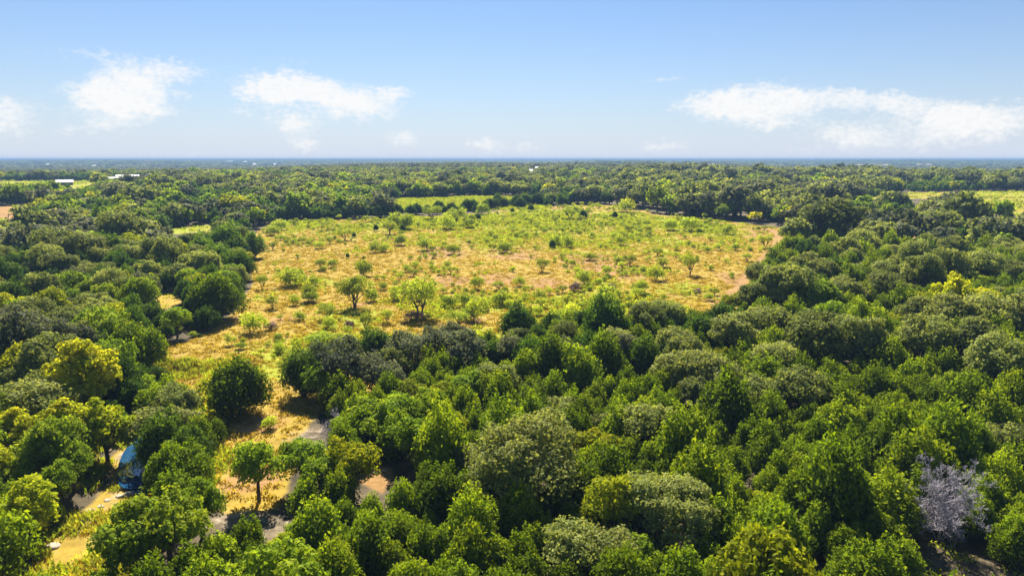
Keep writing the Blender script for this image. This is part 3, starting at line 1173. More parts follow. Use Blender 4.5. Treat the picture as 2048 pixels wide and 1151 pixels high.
# meadow trees and bushes, placed by their foot
for a in [(840, 632, 78, 1.15, 'largest mesquite with dark forked trunk in the open meadow'), (710, 615, 74, 1.0, 'leaning mesquite with crooked dark trunk in the meadow'),
          (655, 640, 40, .9, None), (732, 660, 32, 1.3, None), (775, 645, 26, 1.2, None), (915, 655, 44, .9, None), (545, 617, 30, 1.0, 'small dark crooked mesquite near the large round juniper'),
          (525, 578, 24, 1.4, None), (482, 570, 20, 1.3, None), (1140, 438, 40, .8, None), (910, 450, 40, 1.0, None), (865, 440, 36, .9, None), (1380, 550, 30, 1.7, 'tall narrow mesquite with a dark foot near the dirt track'),
          (1530, 495, 32, 1.0, 'mesquite with drooping crown beside the dirt track'), (690, 480, 30, .9, None), (780, 468, 34, .9, None)]:
    H('mesquite', a[0], a[1], a[2], a[3], a[4], None, True)
for a in [(730, 552, 34, 1.1, None), (955, 578, 28, 1.1, None), (790, 455, 34, 1.0, None), (812, 458, 34, 1.0, None), (1380, 462, 42, .8, None), (1340, 460, 30, .9, None), (1310, 560, 34, 1.0, None), (1170, 568, 36, .9, None), (1135, 495, 26, 1.1, None), (1115, 490, 22, 1.1, None), (1240, 490, 24, 1.0, None), (1040, 572, 24, 1.0, None), (895, 458, 34, 1.0, None), (1250, 425, 34, .9, None), (965, 430, 28, 1.0, None), (940, 455, 24, .9, None), (620, 605, 34, .8, None), (1455, 468, 26, .9, None), (660, 655, 28, 1., None), (580, 572, 56, .7, 'long bright green thicket in the golden part of the meadow'), (628, 572, 24, 1, None), (505, 665, 50, .9, 'bright green bush beside the purplish dry brush'), (620, 600, 34, 1.2, None),
          (640, 497, 22, .8, None), (748, 505, 26, .9, None), (770, 503, 26, .8, None), (720, 535, 20, .8, None), (665, 534, 22, .9, None), (745, 602, 26, 1.2, None), (790, 600, 26, 1.3, None),
          (895, 615, 30, 1, None), (930, 612, 34, 1, None), (960, 620, 40, .8, None), (1000, 610, 40, .8, None), (945, 640, 46, 1, None), (1010, 505, 30, .8, None), (905, 508, 30, .8, None),
          (1180, 520, 26, .7, None), (1238, 528, 26, .7, None), (1325, 535, 26, .9, None), (1230, 478, 20, .8, None), (1470, 500, 20, .9, None), (1415, 505, 16, 1, None), (1435, 500, 16, 1, None),
          (1215, 600, 40, .9, None), (1280, 585, 36, .8, None), (1140, 650, 50, 1., None), (1200, 630, 60, .9, None), (1080, 600, 30, .9, None), (850, 500, 30, .9, None), (800, 490, 28, .9, None), (560, 460, 34, .7, None), (545, 470, 30, .7, None), (600, 640, 26, .8, None), (640, 690, 60, .5, None), (690, 690, 60, .5, None), (590, 715, 50, .5, None)]:
    H('bush', a[0], a[1], a[2], a[3], a[4], None, True)
for a in [(1105, 495, 16, 1.1, 'small dark round juniper alone in the open meadow'), (1166, 438, 18, 1.1, 'dark conical juniper beside a wide mesquite in the meadow'), (1230, 436, 14, 1, None), (1062, 422, 14, 1, None), (1025, 425, 10, 1, None),
          (752, 462, 12, 1.2, None), (708, 475, 10, 1.2, None), (695, 516, 8, 1.4, None), (728, 520, 7, 1.3, None), (805, 462, 12, 1.2, None), (955, 440, 16, .9, None)]:
    H('dark_juniper', a[0], a[1], a[2], a[3], a[4], None, True)
for a in [(541, 660, 26, .9, 'purplish dry brush beside a bright green bush in the meadow'), (1150, 582, 26, 1.0, 'stand of dry purplish stalks in the open meadow'), (1222, 575, 14, .8, None), (700, 655, 20, 1.1, None), (830, 640, 36, .8, None), (1395, 585, 16, .8, None), (1425, 583, 12, .8, None)]:
    H('brush', a[0], a[1], a[2], a[3], a[4], None, True)


# ------------------------------------------------------------------ buildings: where they stand (trees keep clear of them)
BUILD = []


def site(px, py, wpx):
    x, y = cast(px, py)
    dist = hypot(x, y)
    BUILD.append((x, y, wpx * dist / FPX, dist))
    return BUILD[-1]


SITES = {}
for key, px, py, wpx in [('long_shed', 232, 365, 42), ('red_barn', 256, 361, 36), ('white_house', 300, 365, 23), ('low_house', 130, 370, 24),
                         ('small_roof', 325, 354, 8), ('red_roof', 1006, 334, 20), ('white_barn_a', 973, 331, 6), ('white_barn_b', 987, 332, 6),
                         ('shed_a', 1073, 342, 7), ('shed_b', 1062, 349, 6), ('hill_house', 1270, 329, 11), ('gable_house', 1405, 331, 14), ('gable_wing', 1424, 331, 12),
                         ('row_a', 1725, 333, 26), ('row_b', 1765, 333, 30), ('row_c', 1848, 332, 22), ('shed_c', 1773, 353, 11), ('shed_d', 1785, 346, 7), ('shed_e', 1777, 338, 4),
                         ('far_a', 160, 336, 6), ('far_b', 189, 336, 6), ('far_c', 460, 325, 11), ('far_d', 490, 326, 7), ('far_e', 509, 332, 6), ('far_f', 96, 333, 4), ('far_g', 550, 332, 5)]:
    SITES[key] = site(px, py, wpx)


def clear_of_buildings(x, y, pad):
    ok = np.ones(np.shape(x), bool)
    d = np.hypot(x, y)
    az = np.arctan2(x, y)
    for bx, by, w, bd in BUILD:
        hw = (w * .55 + pad) / bd
        L_ = float(np.clip(3.4 * bd / max(CAM_H - float(base_ground(np.array([bx]), np.array([by]))[0]), 3), 70, 900))
        da = np.abs(az - math.atan2(bx, by))
        ok &= ~((da < hw) & (d > bd - L_) & (d < bd + w * .6 + pad))
    return ok


# ------------------------------------------------------------------ wood filling up the space between
OPEN_PX = [np.array(p, float) for p in (
    [(0, 1151), (20, 1100), (110, 1015), (205, 960), (190, 935), (205, 890), (245, 862), (285, 850), (292, 1000), (250, 1010), (190, 1050), (130, 1120), (110, 1151)],
    [(385, 790), (440, 830), (560, 830), (640, 830), (660, 885), (570, 940), (575, 1040), (430, 1035), (425, 1000), (450, 900), (392, 815)],
    [(1862, 1100), (1890, 1075), (1960, 1065), (2048, 1075), (2048, 1151), (1850, 1151)],
    [(745, 930), (800, 925), (800, 950), (770, 985), (715, 985)],
    [(395, 690), (560, 690), (540, 830), (400, 740)])]


def hides_open(x, y, z, h):
    """True where a tree would stand in front of open land that the photograph shows."""
    bad = np.zeros(np.shape(x), bool)
    for f in (.45, .7, .9, 1.0):
        qx, qy = project(x, y, z + h * f)
        for k in VIEW_OPEN:
            bad |= inside(np.array(CLEAR_PX[k], float), qx, qy)
    return bad


DARK_PX = [np.array([(1060, 700), (1330, 690), (1330, 744), (1060, 750)], float), np.array([(1420, 660), (1500, 650), (1500, 696), (1420, 696)], float)]
heroes = [t for t in TREES]
OCC = {}


def occ_add(x, y, r):
    OCC.setdefault((int(x // 8), int(y // 8)), []).append((x, y, r))


def occ_free(x, y, r, f=.8):
    cx, c2 = int(x // 8), int(y // 8)
    for i in range(cx - 1, cx + 2):
        for j in range(c2 - 1, c2 + 2):
            for a, b, q in OCC.get((i, j), ()):
                if (a - x) ** 2 + (b - y) ** 2 < (f * (r + q)) ** 2:
                    return False
    return True


for t in heroes:
    occ_add(t['x'], t['y'], t['w'] * .5)
WID = {'juniper': (3.7, .65), 'dark_juniper': (4.7, .8), 'oak': (6.0, 1.0), 'elm': (4.8, .8), 'yellow': (3.6, .5), 'lime': (4.2, .6), 'dark_oak': (5.6, .8)}
NEAR_MAX = 235.0


def species(px, py, n, r):
    """n: clumping noise 0..1, r: random 0..1"""
    if px < 600:
        if py > 1000:
            tab = [('juniper', .45), ('elm', .40), ('lime', .15)]
        elif py > 640 and px < 260:
            tab = [('oak', .22), ('dark_juniper', .08), ('elm', .40), ('lime', .30)]
        else:
            tab = [('dark_juniper', .52), ('oak', .27), ('elm', .13), ('lime', .03), ('dark_oak', .05)] if n < .55 else [('oak', .42), ('dark_juniper', .20), ('elm', .26), ('lime', .12)]
    elif py < 640 and px > 1440:
        tab = [('oak', .55), ('juniper', .36), ('elm', .06), ('lime', .03)] if n > .5 else [('juniper', .70), ('oak', .18), ('dark_juniper', .12)]
    elif px < 1480 and py < 720:
        tab = [('juniper', .28), ('dark_juniper', .34), ('oak', .2), ('dark_oak', .18)]  # extra dark-leaved kinds: the band's shade is put into foliage colour
    elif py < 470:
        tab = [('dark_juniper', .6), ('oak', .3), ('elm', .1)]
    else:
        tab = [('juniper', .90), ('dark_juniper', .02), ('oak', .03), ('elm', .02), ('lime', .03)] if n < (.64 if py < 800 else .74) else [('oak', .4), ('juniper', .54), ('lime', .03), ('elm', .03)]
    a = 0
    for k, w in tab:
        a += w
        if r < a:
            return k
    return tab[0][0]


def fill_near():
    g = np.random.default_rng(5)
    n = 52000
    d = np.sqrt(g.uniform(40 ** 2, NEAR_MAX ** 2, n))
    az = np.radians(g.uniform(-44, 44, n))
    x, y = d * np.sin(az), d * np.cos(az)
    keep = signed(FIELD, x, y) < -1.0
    for P in CLEAR.values():
        keep &= signed(P, x, y) < -.8
    x, y = x[keep], y[keep]
    z = base_ground(x, y)
    px, py = project(x, y, z)
    cl = fbm(x / 14.0, y / 14.0, 2)
    rr = g.random(len(x))
    sz = g.normal(size=len(x))
    count = 0
    for i in range(len(x)):
        k = species(px[i], py[i], cl[i], rr[i])
        mu, sd = WID[k]
        w = float(np.clip(mu * math.exp(.30 * sz[i]), mu * .5, mu * (1.7 if 'juniper' in k else 1.28)))
        if not occ_free(x[i], y[i], w * .5, .58 if 'juniper' in k else .68):
            continue
        hh = PR[k][0].H / PR[k][0].W * w
        vis = False
        for fz in (.35, .75, .98):
            qx, qy = project(x[i], y[i], z[i] + hh * fz)
            hwp = w * .34 * FPX / hypot(x[i], y[i])
            for P in OPEN_PX:
                if inside(P, np.array([qx, qx - hwp, qx + hwp]), np.array([qy, qy, qy])).any():
                    vis = True
        if vis or (py[i] < 720 and hides_open(x[i:i + 1], y[i:i + 1], z[i:i + 1], hh)[0]):
            continue
        if py[i] > 745 and any(inside(P, *[np.array([v]) for v in project(x[i], y[i], z[i] + hh * .95)])[0] for P in DARK_PX):
            continue
        fd = signed(FIELD, x[i:i + 1], y[i:i + 1])[0]
        if fd > -w * .33:
            continue
        TREES.append(dict(kind=k, x=float(x[i]), y=float(y[i]), w=w, hs=.8 + .45 * random.random(), label=None, tint=None, hero=False, rot=random.random() * 6.28))
        occ_add(x[i], y[i], w * .5)
        count += 1
    print('near filler', count)


fill_near()


def fill_meadow():
    """Scattered bushes, small mesquites and wispy shrubs in the open meadow."""
    g = np.random.default_rng(23)
    n = 16000
    bx = (FIELD[:, 0].min(), FIELD[:, 0].max())
    by = (FIELD[:, 1].min(), FIELD[:, 1].max())
    x = g.uniform(*bx, n)
    y = g.uniform(*by, n)
    sd = signed(FIELD, x, y)
    gr = blobs(GREENW, x, y) * .55 + np.clip((fbm(x / 11.0 + 9, y / 16.0, 3) - .52) * 4.5, -1, 1) * .75
    keep = (sd > 2.0) & (g.random(n) < np.clip(gr, .02, 1) * .9) & (seg_dist(TRACK, x, y) > 2.5) & (y > 85)
    x, y = x[keep], y[keep]
    for i in range(len(x)):
        r = g.random()
        k = 'bush' if r < .50 else 'shrub' if r < .93 else 'mesquite'
        w = {'bush': .6 + 1.6 * g.random() ** 1.8, 'shrub': .7 + 1.3 * g.random() ** 1.4, 'mesquite': 1.8 + 1.8 * g.random()}[k]
        if not occ_free(x[i], y[i], w * .5, 1.0):
            continue
        TREES.append(dict(kind=k, x=float(x[i]), y=float(y[i]), w=float(w), hs=.75 + .4 * random.random(), label=None, tint=None, hero=False, rot=random.random() * 6.28))
        occ_add(x[i], y[i], w * .5)


fill_meadow()

# ------------------------------------------------------------------ individuals
ZPOS = ground(np.array([t['x'] for t in TREES]), np.array([t['y'] for t in TREES]))
for t, zz in zip(TREES, ZPOS):
    t['z'] = float(zz)
    t['name'] = NAMES[t['kind']]
    t['px'], t['py'] = [float(v) for v in project(t['x'], t['y'], t['z'])]
    p = PR[t['kind']][0]
    _, t['pyt'] = [float(v) for v in project(t['x'], t['y'], t['z'] + p.H / p.W * t['w'] * t['hs'])]
    dist = hypot(t['x'], t['y'])
    t['app'] = t['w'] / dist
    half = t['app'] * FPX * .5
    t['vis'] = (-half * .6 < t['px'] < 2048 + half * .6) and t['pyt'] < 1140 and dist > 30

LOOK = {'juniper': 'bright green juniper', 'big_juniper': 'broad bushy juniper', 'dark_juniper': 'dark green juniper', 'oak': 'grey-green live oak',
        'big_oak': 'broad grey-green live oak', 'dark_oak': 'dark thin-leaved oak', 'elm': 'light green elm', 'yellow': 'yellow-leaved tree', 'lime': 'yellow-green leafy tree',
        'sycamore': 'golden-leaved sycamore', 'mesquite': 'airy pale green mesquite', 'bush': 'bright green leafy bush', 'shrub': 'wispy pale green shrub',
        'brush': 'purplish dry brush'}
CAT = {'bush': 'bush', 'shrub': 'bush', 'brush': 'bush'}


def zone(t):
    px, py = t['px'], t['py']
    if inside(FIELD, np.array([t['x']]), np.array([t['y']]))[0]:
        if py > 800:
            return 'on the dry grass between pool and wash'
        if py > 590:
            return 'in the meadow around the largest mesquite'
        if px > 1250:
            return 'in the meadow beside the dirt track'
        if py < 480:
            return 'in the greenest part of the meadow'
        return 'in the golden open part of the meadow'
    if px < 470 and py > 800:
        return 'on the creek bank beside the pool'
    if px < 600:
        return 'in the wood on the creek side of the meadow' if py > 520 else 'in the belt of trees below the long white sheds'
    if px > 1450 and py < 700:
        return 'in the oak wood along the dirt track'
    if py < 480:
        return 'in the tree belt beside the bright green pasture'
    if px < 1200:
        return 'in the wood with the giant grey-green oak'
    return 'in the juniper wood around the bare dead tree'


MARKS = [(t['label'], t['x'], t['y']) for t in TREES if t['label']]
MARKS = [(l.split(' with ')[0].split(' beside ')[0].split(' standing ')[0].split(' rising ')[0].split(' casting ')[0] if len(l.split()) > 9 else l, x, y) for l, x, y in MARKS]
xd, yd = cast(1885, 1085)
MARKS.append(('bare silver-grey dead tree', xd, yd))
seen = {}
for l, x, y in MARKS:
    seen[l] = seen.get(l, 0) + 1
MARKS = [m for m in MARKS if seen[m[0]] == 1 and len(m[0].split()) <= 9]


def rank_labels(ind):
    """Single trees out by how close they stand to a tree that is easy to find."""
    out = {}
    words = ['closest', 'second closest', 'third closest', 'fourth closest']
    for kind in {t['kind'] for t in ind}:
        ts = [t for t in ind if t['kind'] == kind and not t['label']]
        if not ts:
            continue
        X = np.array([(t['x'], t['y']) for t in ts])
        cand = []
        for l, mx, my in MARKS:
            d = np.hypot(X[:, 0] - mx, X[:, 1] - my)
            for r_, i in enumerate(np.argsort(d)[:4]):
                if d[i] < 26:
                    cand.append((r_, d[i], int(i), l))
        cand.sort()
        for r_, d_, i, l in cand:
            if id(ts[i]) not in out:
                out[id(ts[i])] = f"{LOOK[kind]} {words[r_]} to the {l}"
    return out


byname = {}
for t in TREES:
    byname.setdefault(t['name'], []).append(t)
REST = []
nobj = 0
for nm, lst in byname.items():
    lst.sort(key=lambda t: (-(t['vis']), -(t['app'] + (10 if t['label'] else 0))))
    ind = [t for t in lst[:295] if t['vis']]
    REST += lst[len(ind):]
    ws = sorted(t['w'] for t in ind)
    RL = rank_labels(ind)
    for t in ind:
        q = (ws.index(t['w']) + .5) / len(ws)
        size = 'small' if q < .33 else 'mid-sized' if q < .7 else 'large'
        zn = zone(t)
        var = PR[t['kind']]
        k = random.randrange(len(var))
        p = var[k]
        s = t['w'] / p.W
        root = link(nm, None, None, (t['x'], t['y'], t['z'] - .03))
        root.empty_display_size = .3
        root.rotation_euler = (0, 0, t['rot'])
        root.scale = (s, s, s * t['hs'])
        c = link('crown', p.crown, root)
        link('trunk', p.trunk, root)
        if t['label']:
            tag(root, t['label'], CAT.get(t['kind'], 'tree'), NAMES[t['kind']].replace('_', ' ') + 's of the ranch')
        elif id(t) in RL and len(RL[id(t)].split()) <= 16:
            tag(root, RL[id(t)], CAT.get(t['kind'], 'tree'), NAMES[t['kind']].replace('_', ' ') + 's of the ranch')
        else:
            lab = f"{size} {LOOK[t['kind']]} {zn}"
            tag(root, lab, CAT.get(t['kind'], 'tree'), f"{size} {LOOK[t['kind']]}s {zn}")
        nobj += 1
print('individual plants', nobj, {k: len(v) for k, v in byname.items()})


# ------------------------------------------------------------------ uncounted vegetation: one object each, instanced by geometry nodes
def arrays(me):
    V = np.empty(len(me.vertices) * 3, np.float32)
    me.vertices.foreach_get('co', V)
    tot = np.empty(len(me.polygons), np.int32)
    me.polygons.foreach_get('loop_total', tot)
    li = np.empty(len(me.loops), np.int32)
    me.loops.foreach_get('vertex_index', li)
    mi = np.empty(len(me.polygons), np.int32)
    me.polygons.foreach_get('material_index', mi)
    tn = np.zeros(len(tot), np.float32)
    if 'tint' in me.attributes:
        me.attributes['tint'].data.foreach_get('value', tn)
    return V.reshape(-1, 3), tot, li, mi, tn


def stuff(name, label, cat, protos, pts, pid, rot, scl):
    """protos: meshes; pts (n,3) places; one mesh carries the patterns and the points."""
    mats = []
    Vs, tots, lis, mis, tns, var = [], [], [], [], [], []
    off = 0
    for v, me in enumerate(protos):
        V, tot, li, mi, tn = arrays(me)
        slot = []
        for mm in me.materials:
            if mm not in mats:
                mats.append(mm)
            slot.append(mats.index(mm))
        Vs.append(V)
        tots.append(tot)
        lis.append(li + off)
        mis.append(np.array(slot, np.int32)[mi])
        tns.append(tn)
        var.append(np.full(len(V), v + 1, np.int32))
        off += len(V)
    npz = off
    n = len(pts)
    V = np.concatenate(Vs + [np.asarray(pts, np.float32)])
    tot = np.concatenate(tots)
    li = np.concatenate(lis)
    me = bpy.data.meshes.new(name)
    me.vertices.add(len(V))
    me.vertices.foreach_set('co', V.astype(np.float32).ravel())
    me.loops.add(len(li))
    me.loops.foreach_set('vertex_index', li.astype(np.int32))
    me.polygons.add(len(tot))
    me.polygons.foreach_set('loop_start', np.concatenate([[0], np.cumsum(tot)[:-1]]).astype(np.int32))
    me.polygons.foreach_set('loop_total', tot)
    for mm in mats:
        me.materials.append(mm)
    me.polygons.foreach_set('material_index', np.concatenate(mis))
    me.update(calc_edges=True)
    a = me.attributes.new('tint', 'FLOAT', 'FACE')
    a.data.foreach_set('value', np.concatenate(tns).astype(np.float32))
    a = me.attributes.new('var', 'INT', 'POINT')
    a.data.foreach_set('value', np.concatenate(var + [np.zeros(n, np.int32)]))
    a = me.attributes.new('pid', 'INT', 'POINT')
    a.data.foreach_set('value', np.concatenate([np.zeros(npz, np.int32), np.asarray(pid, np.int32)]))
    for nm, arr in (('rot', rot), ('scl', scl)):
        a = me.attributes.new(nm, 'FLOAT_VECTOR', 'POINT')
        full = np.zeros((len(V), 3), np.float32)
        full[npz:] = arr
        a.data.foreach_set('vector', full.ravel())
    o = link(name, me)
    tag(o, label, cat, None, 'stuff')
    ng = bpy.data.node_groups.new(name + '_nodes', 'GeometryNodeTree')
    ng.interface.new_socket('Geometry', in_out='INPUT', socket_type='NodeSocketGeometry')
    ng.interface.new_socket('Geometry', in_out='OUTPUT', socket_type='NodeSocketGeometry')
    N, L = ng.nodes.new, ng.links.new
    gi, go = N('NodeGroupInput'), N('NodeGroupOutput')

    def named(nm, ty):
        x = N('GeometryNodeInputNamedAttribute')
        x.data_type = ty
        x.inputs['Name'].default_value = nm
        return x.outputs['Attribute']
    va = named('var', 'INT')
    jn = N('GeometryNodeJoinGeometry')

    def sep(v):
        c = N('FunctionNodeCompare')
        c.data_type = 'INT'
        c.operation = 'EQUAL'
        L(va, [s for s in c.inputs if s.enabled and s.name == 'A'][0])
        [s for s in c.inputs if s.enabled and s.name == 'B'][0].default_value = v
        s = N('GeometryNodeSeparateGeometry')
        s.domain = 'POINT'
        L(gi.outputs[0], s.inputs['Geometry'])
        L(c.outputs[0], s.inputs['Selection'])
        return s.outputs[0]
    for v in reversed(range(len(protos))):     # join geometry lists the last link first
        g2 = N('GeometryNodeGeometryToInstance')
        L(sep(v + 1), g2.inputs[0])
        L(g2.outputs[0], jn.inputs[0])
    ip = N('GeometryNodeInstanceOnPoints')
    L(sep(0), ip.inputs['Points'])
    L(jn.outputs[0], ip.inputs['Instance'])
    ip.inputs['Pick Instance'].default_value = True
    L(named('pid', 'INT'), ip.inputs['Instance Index'])
    L(named('rot', 'FLOAT_VECTOR'), ip.inputs['Rotation'])
    L(named('scl', 'FLOAT_VECTOR'), ip.inputs['Scale'])
    L(ip.outputs[0], go.inputs[0])
    md = o.modifiers.new('scatter', 'NODES')
    md.node_group = ng
    return o


# mid-distance trees, coarser than the near ones
MID = {
    'dark_juniper': [make_far('juniper', 'dark_juniper', 500 + i, 5.0, 5.2, 620, .72) for i in range(5)],
    'juniper': [make_far('juniper', 'juniper', 520 + i, 4.4, 4.8, 620, .66) for i in range(5)],
    'oak': [make_far('oak', 'oak', 540 + i, 7.6, 6.6, 900, .66) for i in range(4)] + [make_far('oak', 'dark_oak', 550 + i, 7.6, 6.6, 900, .66) for i in range(3)],
    'elm': [make_far('elm', 'elm', 560 + i, 6.0, 6.2, 560, .62) for i in range(4)],
    'yellow': [make_far('elm', 'yellow', 580 + i, 5.6, 6.0, 560, .62) for i in range(3)],
}
mid_pts = {k: [] for k in MID}


def fill_mid():
    g = np.random.default_rng(31)
    step = 4.5
    xs = np.arange(-640, 640, step)
    ys = np.arange(150, 900, step)
    X, Y = np.meshgrid(xs, ys)
    X = (X + (np.arange(len(ys)) % 2)[:, None] * step * .5).ravel() + g.uniform(-1.7, 1.7, X.size)
    Y = Y.ravel() + g.uniform(-1.7, 1.7, Y.size)
    d = np.hypot(X, Y)
    az = np.degrees(np.arctan2(X, Y))
    ok = (d > NEAR_MAX - 3) & (d < 900) & (np.abs(az) < 44)
    X, Y, d, az = X[ok], Y[ok], d[ok], az[ok]
    ok = signed(FIELD, X, Y) < -1.6
    for P in CLEAR.values():
        ok &= signed(P, X, Y) < -1.2
    gap = fbm(X / 34.0 + 70, Y / 34.0 + 3, 3)
    ok &= (gap > .30) | (g.random(len(X)) < .25)
    ok &= clear_of_buildings(X, Y, 5)
    big = 1 + 0.14 * smooth(240, 330, np.hypot(X, Y))
    ok &= ~hides_open(X, Y, base_ground(X, Y), 5.4 * big)
    X, Y, d, az, = X[ok], Y[ok], d[ok], az[ok]
    cl = fbm(X / 70.0 + 12, Y / 55.0, 3)
    yl = fbm(X / 26.0 + 90, Y / 26.0 + 44, 2)
    r = g.random(len(X))
    near_field = seg_dist(FIELD, X, Y, True) < 26
    left = az < -12
    right = az > 8
    kind = np.where(cl < .53, 'dark_juniper', 'oak').astype(object)
    kind = np.where((cl < .53) & right & (r < .35), 'juniper', kind)
    kind = np.where((cl >= .53) & (r < .25), 'dark_juniper', kind)
    kind = np.where((cl < .53) & (r > .80), 'oak', kind)
    kind = np.where(near_field & (~right) & (r < .75), 'dark_juniper', kind)
    kind = np.where(near_field & right & (r < .55), 'oak', kind)
    kind = np.where((r > .9) & left, 'elm', kind)
    kind = np.where((r > .95), 'elm', kind)
    kind = np.where((yl > .63) & (r > .45), 'elm', kind)
    kind = np.where((yl > .71) & (r > .75), 'yellow', kind)
    kind = np.where((r > .993), 'yellow', kind)
    for k in MID:
        s = kind == k
        sc = np.clip(g.normal(1.0, .17, s.sum()), .6, 1.5) * (1 + 0.14 * smooth(240, 330, d[s]))
        if k == 'oak':
            sc = np.where(az[s] > 8, sc * 1.18, sc)
        # thin out the wide oaks so that the crowns do not merge
        t = g.random(s.sum()) < {'oak': .54, 'elm': .68, 'yellow': .6, 'juniper': .9, 'dark_juniper': .88}[k]
        mid_pts[k].append(np.stack([X[s], Y[s], sc], 1)[t])


fill_mid()
STUFF = {'juniper': ('juniper_wood', 'bright green junipers crowding the rest of the wood', ['juniper', 'big_juniper']),
         'dark_juniper': ('dark_juniper_wood', 'dark green junipers massed in the woods beyond the meadow', ['dark_juniper']),
         'oak': ('live_oak_wood', 'grey-green live oaks massed in the woods around the meadow', ['oak', 'big_oak', 'dark_oak']),
         'elm': ('elm_wood', 'light green broad-leaved trees massed in the distant woods', ['elm', 'sycamore', 'lime']),
         'yellow': ('yellow_tree_wood', 'yellowing trees dotted through the distant woods', ['yellow'])}
for k, (nm, lab, kinds) in STUFF.items():
    meshes = [p.mesh for p in MID[k]]
    pts, pid, rot, scl = [], [], [], []
    P = np.concatenate(mid_pts[k])
    g = np.random.default_rng(77)
    zz = ground(P[:, 0], P[:, 1]) - .1
    n = len(P)
    pts.append(np.stack([P[:, 0], P[:, 1], zz], 1))
    pid.append(g.integers(0, len(meshes), n))
    rot.append(np.stack([np.zeros(n), np.zeros(n), g.random(n) * 6.28], 1))
    scl.append(np.stack([P[:, 2], P[:, 2], P[:, 2] * g.uniform(.85, 1.15, n)], 1))
    for kk in kinds:
        rest = [t for t in REST if t['kind'] == kk]
        if not rest:
            continue
        b0 = len(meshes)
        meshes += [p.crown for p in PR[kk]]
        n = len(rest)
        pts.append(np.array([(t['x'], t['y'], t['z']) for t in rest]))
        pid.append(b0 + g.integers(0, len(PR[kk]), n))
        s = np.array([t['w'] for t in rest]) / PR[kk][0].W
        hs = np.array([t['hs'] for t in rest])
        rot.append(np.stack([np.zeros(n), np.zeros(n), g.random(n) * 6.28], 1))
        scl.append(np.stack([s, s, s * hs], 1))
    pid = np.concatenate(pid)
    stuff(nm, lab, 'wood', meshes, np.concatenate(pts), pid, np.concatenate(rot), np.concatenate(scl))
    print(nm, len(pid))

rest = [t for t in REST if t['kind'] in ('bush', 'shrub', 'mesquite', 'brush')]
if rest:
    meshes = []
    idx = {}
    for kk in ('bush', 'shrub', 'mesquite', 'brush'):
        idx[kk] = (len(meshes), len(PR[kk]))
        meshes += [p.crown for p in PR[kk]]
    g = np.random.default_rng(79)
    n = len(rest)
    s = np.array([t['w'] / PR[t['kind']][0].W for t in rest])
    hs = np.array([t['hs'] for t in rest])
    stuff('meadow_scrub', 'small green scrub scattered thickly over the meadow', 'scrub', meshes, np.array([(t['x'], t['y'], t['z']) for t in rest]),
          np.array([idx[t['kind']][0] + int(g.integers(0, idx[t['kind']][1])) for t in rest]),
          np.stack([np.zeros(n), np.zeros(n), g.random(n) * 6.28], 1), np.stack([s, s, s * hs], 1))
    print('meadow scrub', n)


# far woodland: patches of small trees out to the horizon
def make_patch(seed):
    g = np.random.default_rng(seed)
    Vs, Fq, Ft, tq, tt, mq, mt = [], [], [], [], [], [], []
    off = 0
    for i in range(15):
        r = g.random()
        kind, mi = ('juniper', 0) if r < .5 else ('oak', 1) if r < .88 else ('elm', 2)
        W = {'juniper': 5.0, 'oak': 7.4, 'elm': 6.0}[kind] * g.uniform(.8, 1.25)
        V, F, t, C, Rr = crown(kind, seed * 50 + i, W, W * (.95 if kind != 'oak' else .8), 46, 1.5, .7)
        V = V + np.array([g.uniform(-10, 10), g.uniform(-10, 10), -.3])
        Vs.append(V)
        Fq.append(F[0] + off)
        Ft.append(F[1] + off)
        nq = len(F[0])
        tq.append(t[:nq])
        tt.append(t[nq:])
        mq.append(np.full(nq, mi))
        mt.append(np.full(len(F[1]), mi))
        off += len(V)
    return mesh_from('woodland_patch', np.concatenate(Vs), [np.concatenate(Fq), np.concatenate(Ft)], [M['dark_juniper'], M['dark_oak'], M['oak']],
                     np.concatenate(tq + tt), np.concatenate(mq + mt))


def far_wood():
    g = np.random.default_rng(41)
    P, S = [], []
    for d0, d1, step, sc, zs in ((880, 2400, 17.5, 1.1, 1.1), (2350, 8000, 54, 3.4, 1.5), (7900, 26000, 165, 10, 1.25)):
        n = int(.5 * R(88) * (d1 ** 2 - d0 ** 2) / step ** 2 * 1.0)
        d = np.sqrt(g.uniform(d0 ** 2, d1 ** 2, n))
        az = np.radians(g.uniform(-44, 44, n))
        x, y = d * np.sin(az), d * np.cos(az)
        gap = fbm(x / (90 * sc ** .6) + 7, y / (60 * sc ** .6) + 2, 3)
        ok = (gap > .33) & clear_of_buildings(x, y, 10 * sc)
        for Pl in CLEAR.values():
            ok &= signed(Pl, x, y) < -9
        x, y = x[ok], y[ok]
        P.append(np.stack([x, y, ground(x, y) - .2], 1))
        s = g.uniform(.85, 1.2, len(x))
        S.append(np.stack([s * sc, s * sc, zs * g.uniform(.8, 1.25, len(x))], 1))
    P, S = np.concatenate(P), np.concatenate(S)
    n = len(P)
    stuff('far_woodland', 'hazy blue-green woodland stretching away to the horizon', 'woodland', [make_patch(900 + i) for i in range(4)], P,
          g.integers(0, 4, n), np.stack([np.zeros(n), np.zeros(n), g.random(n) * 6.28], 1), S)
    print('far patches', n)


far_wood()


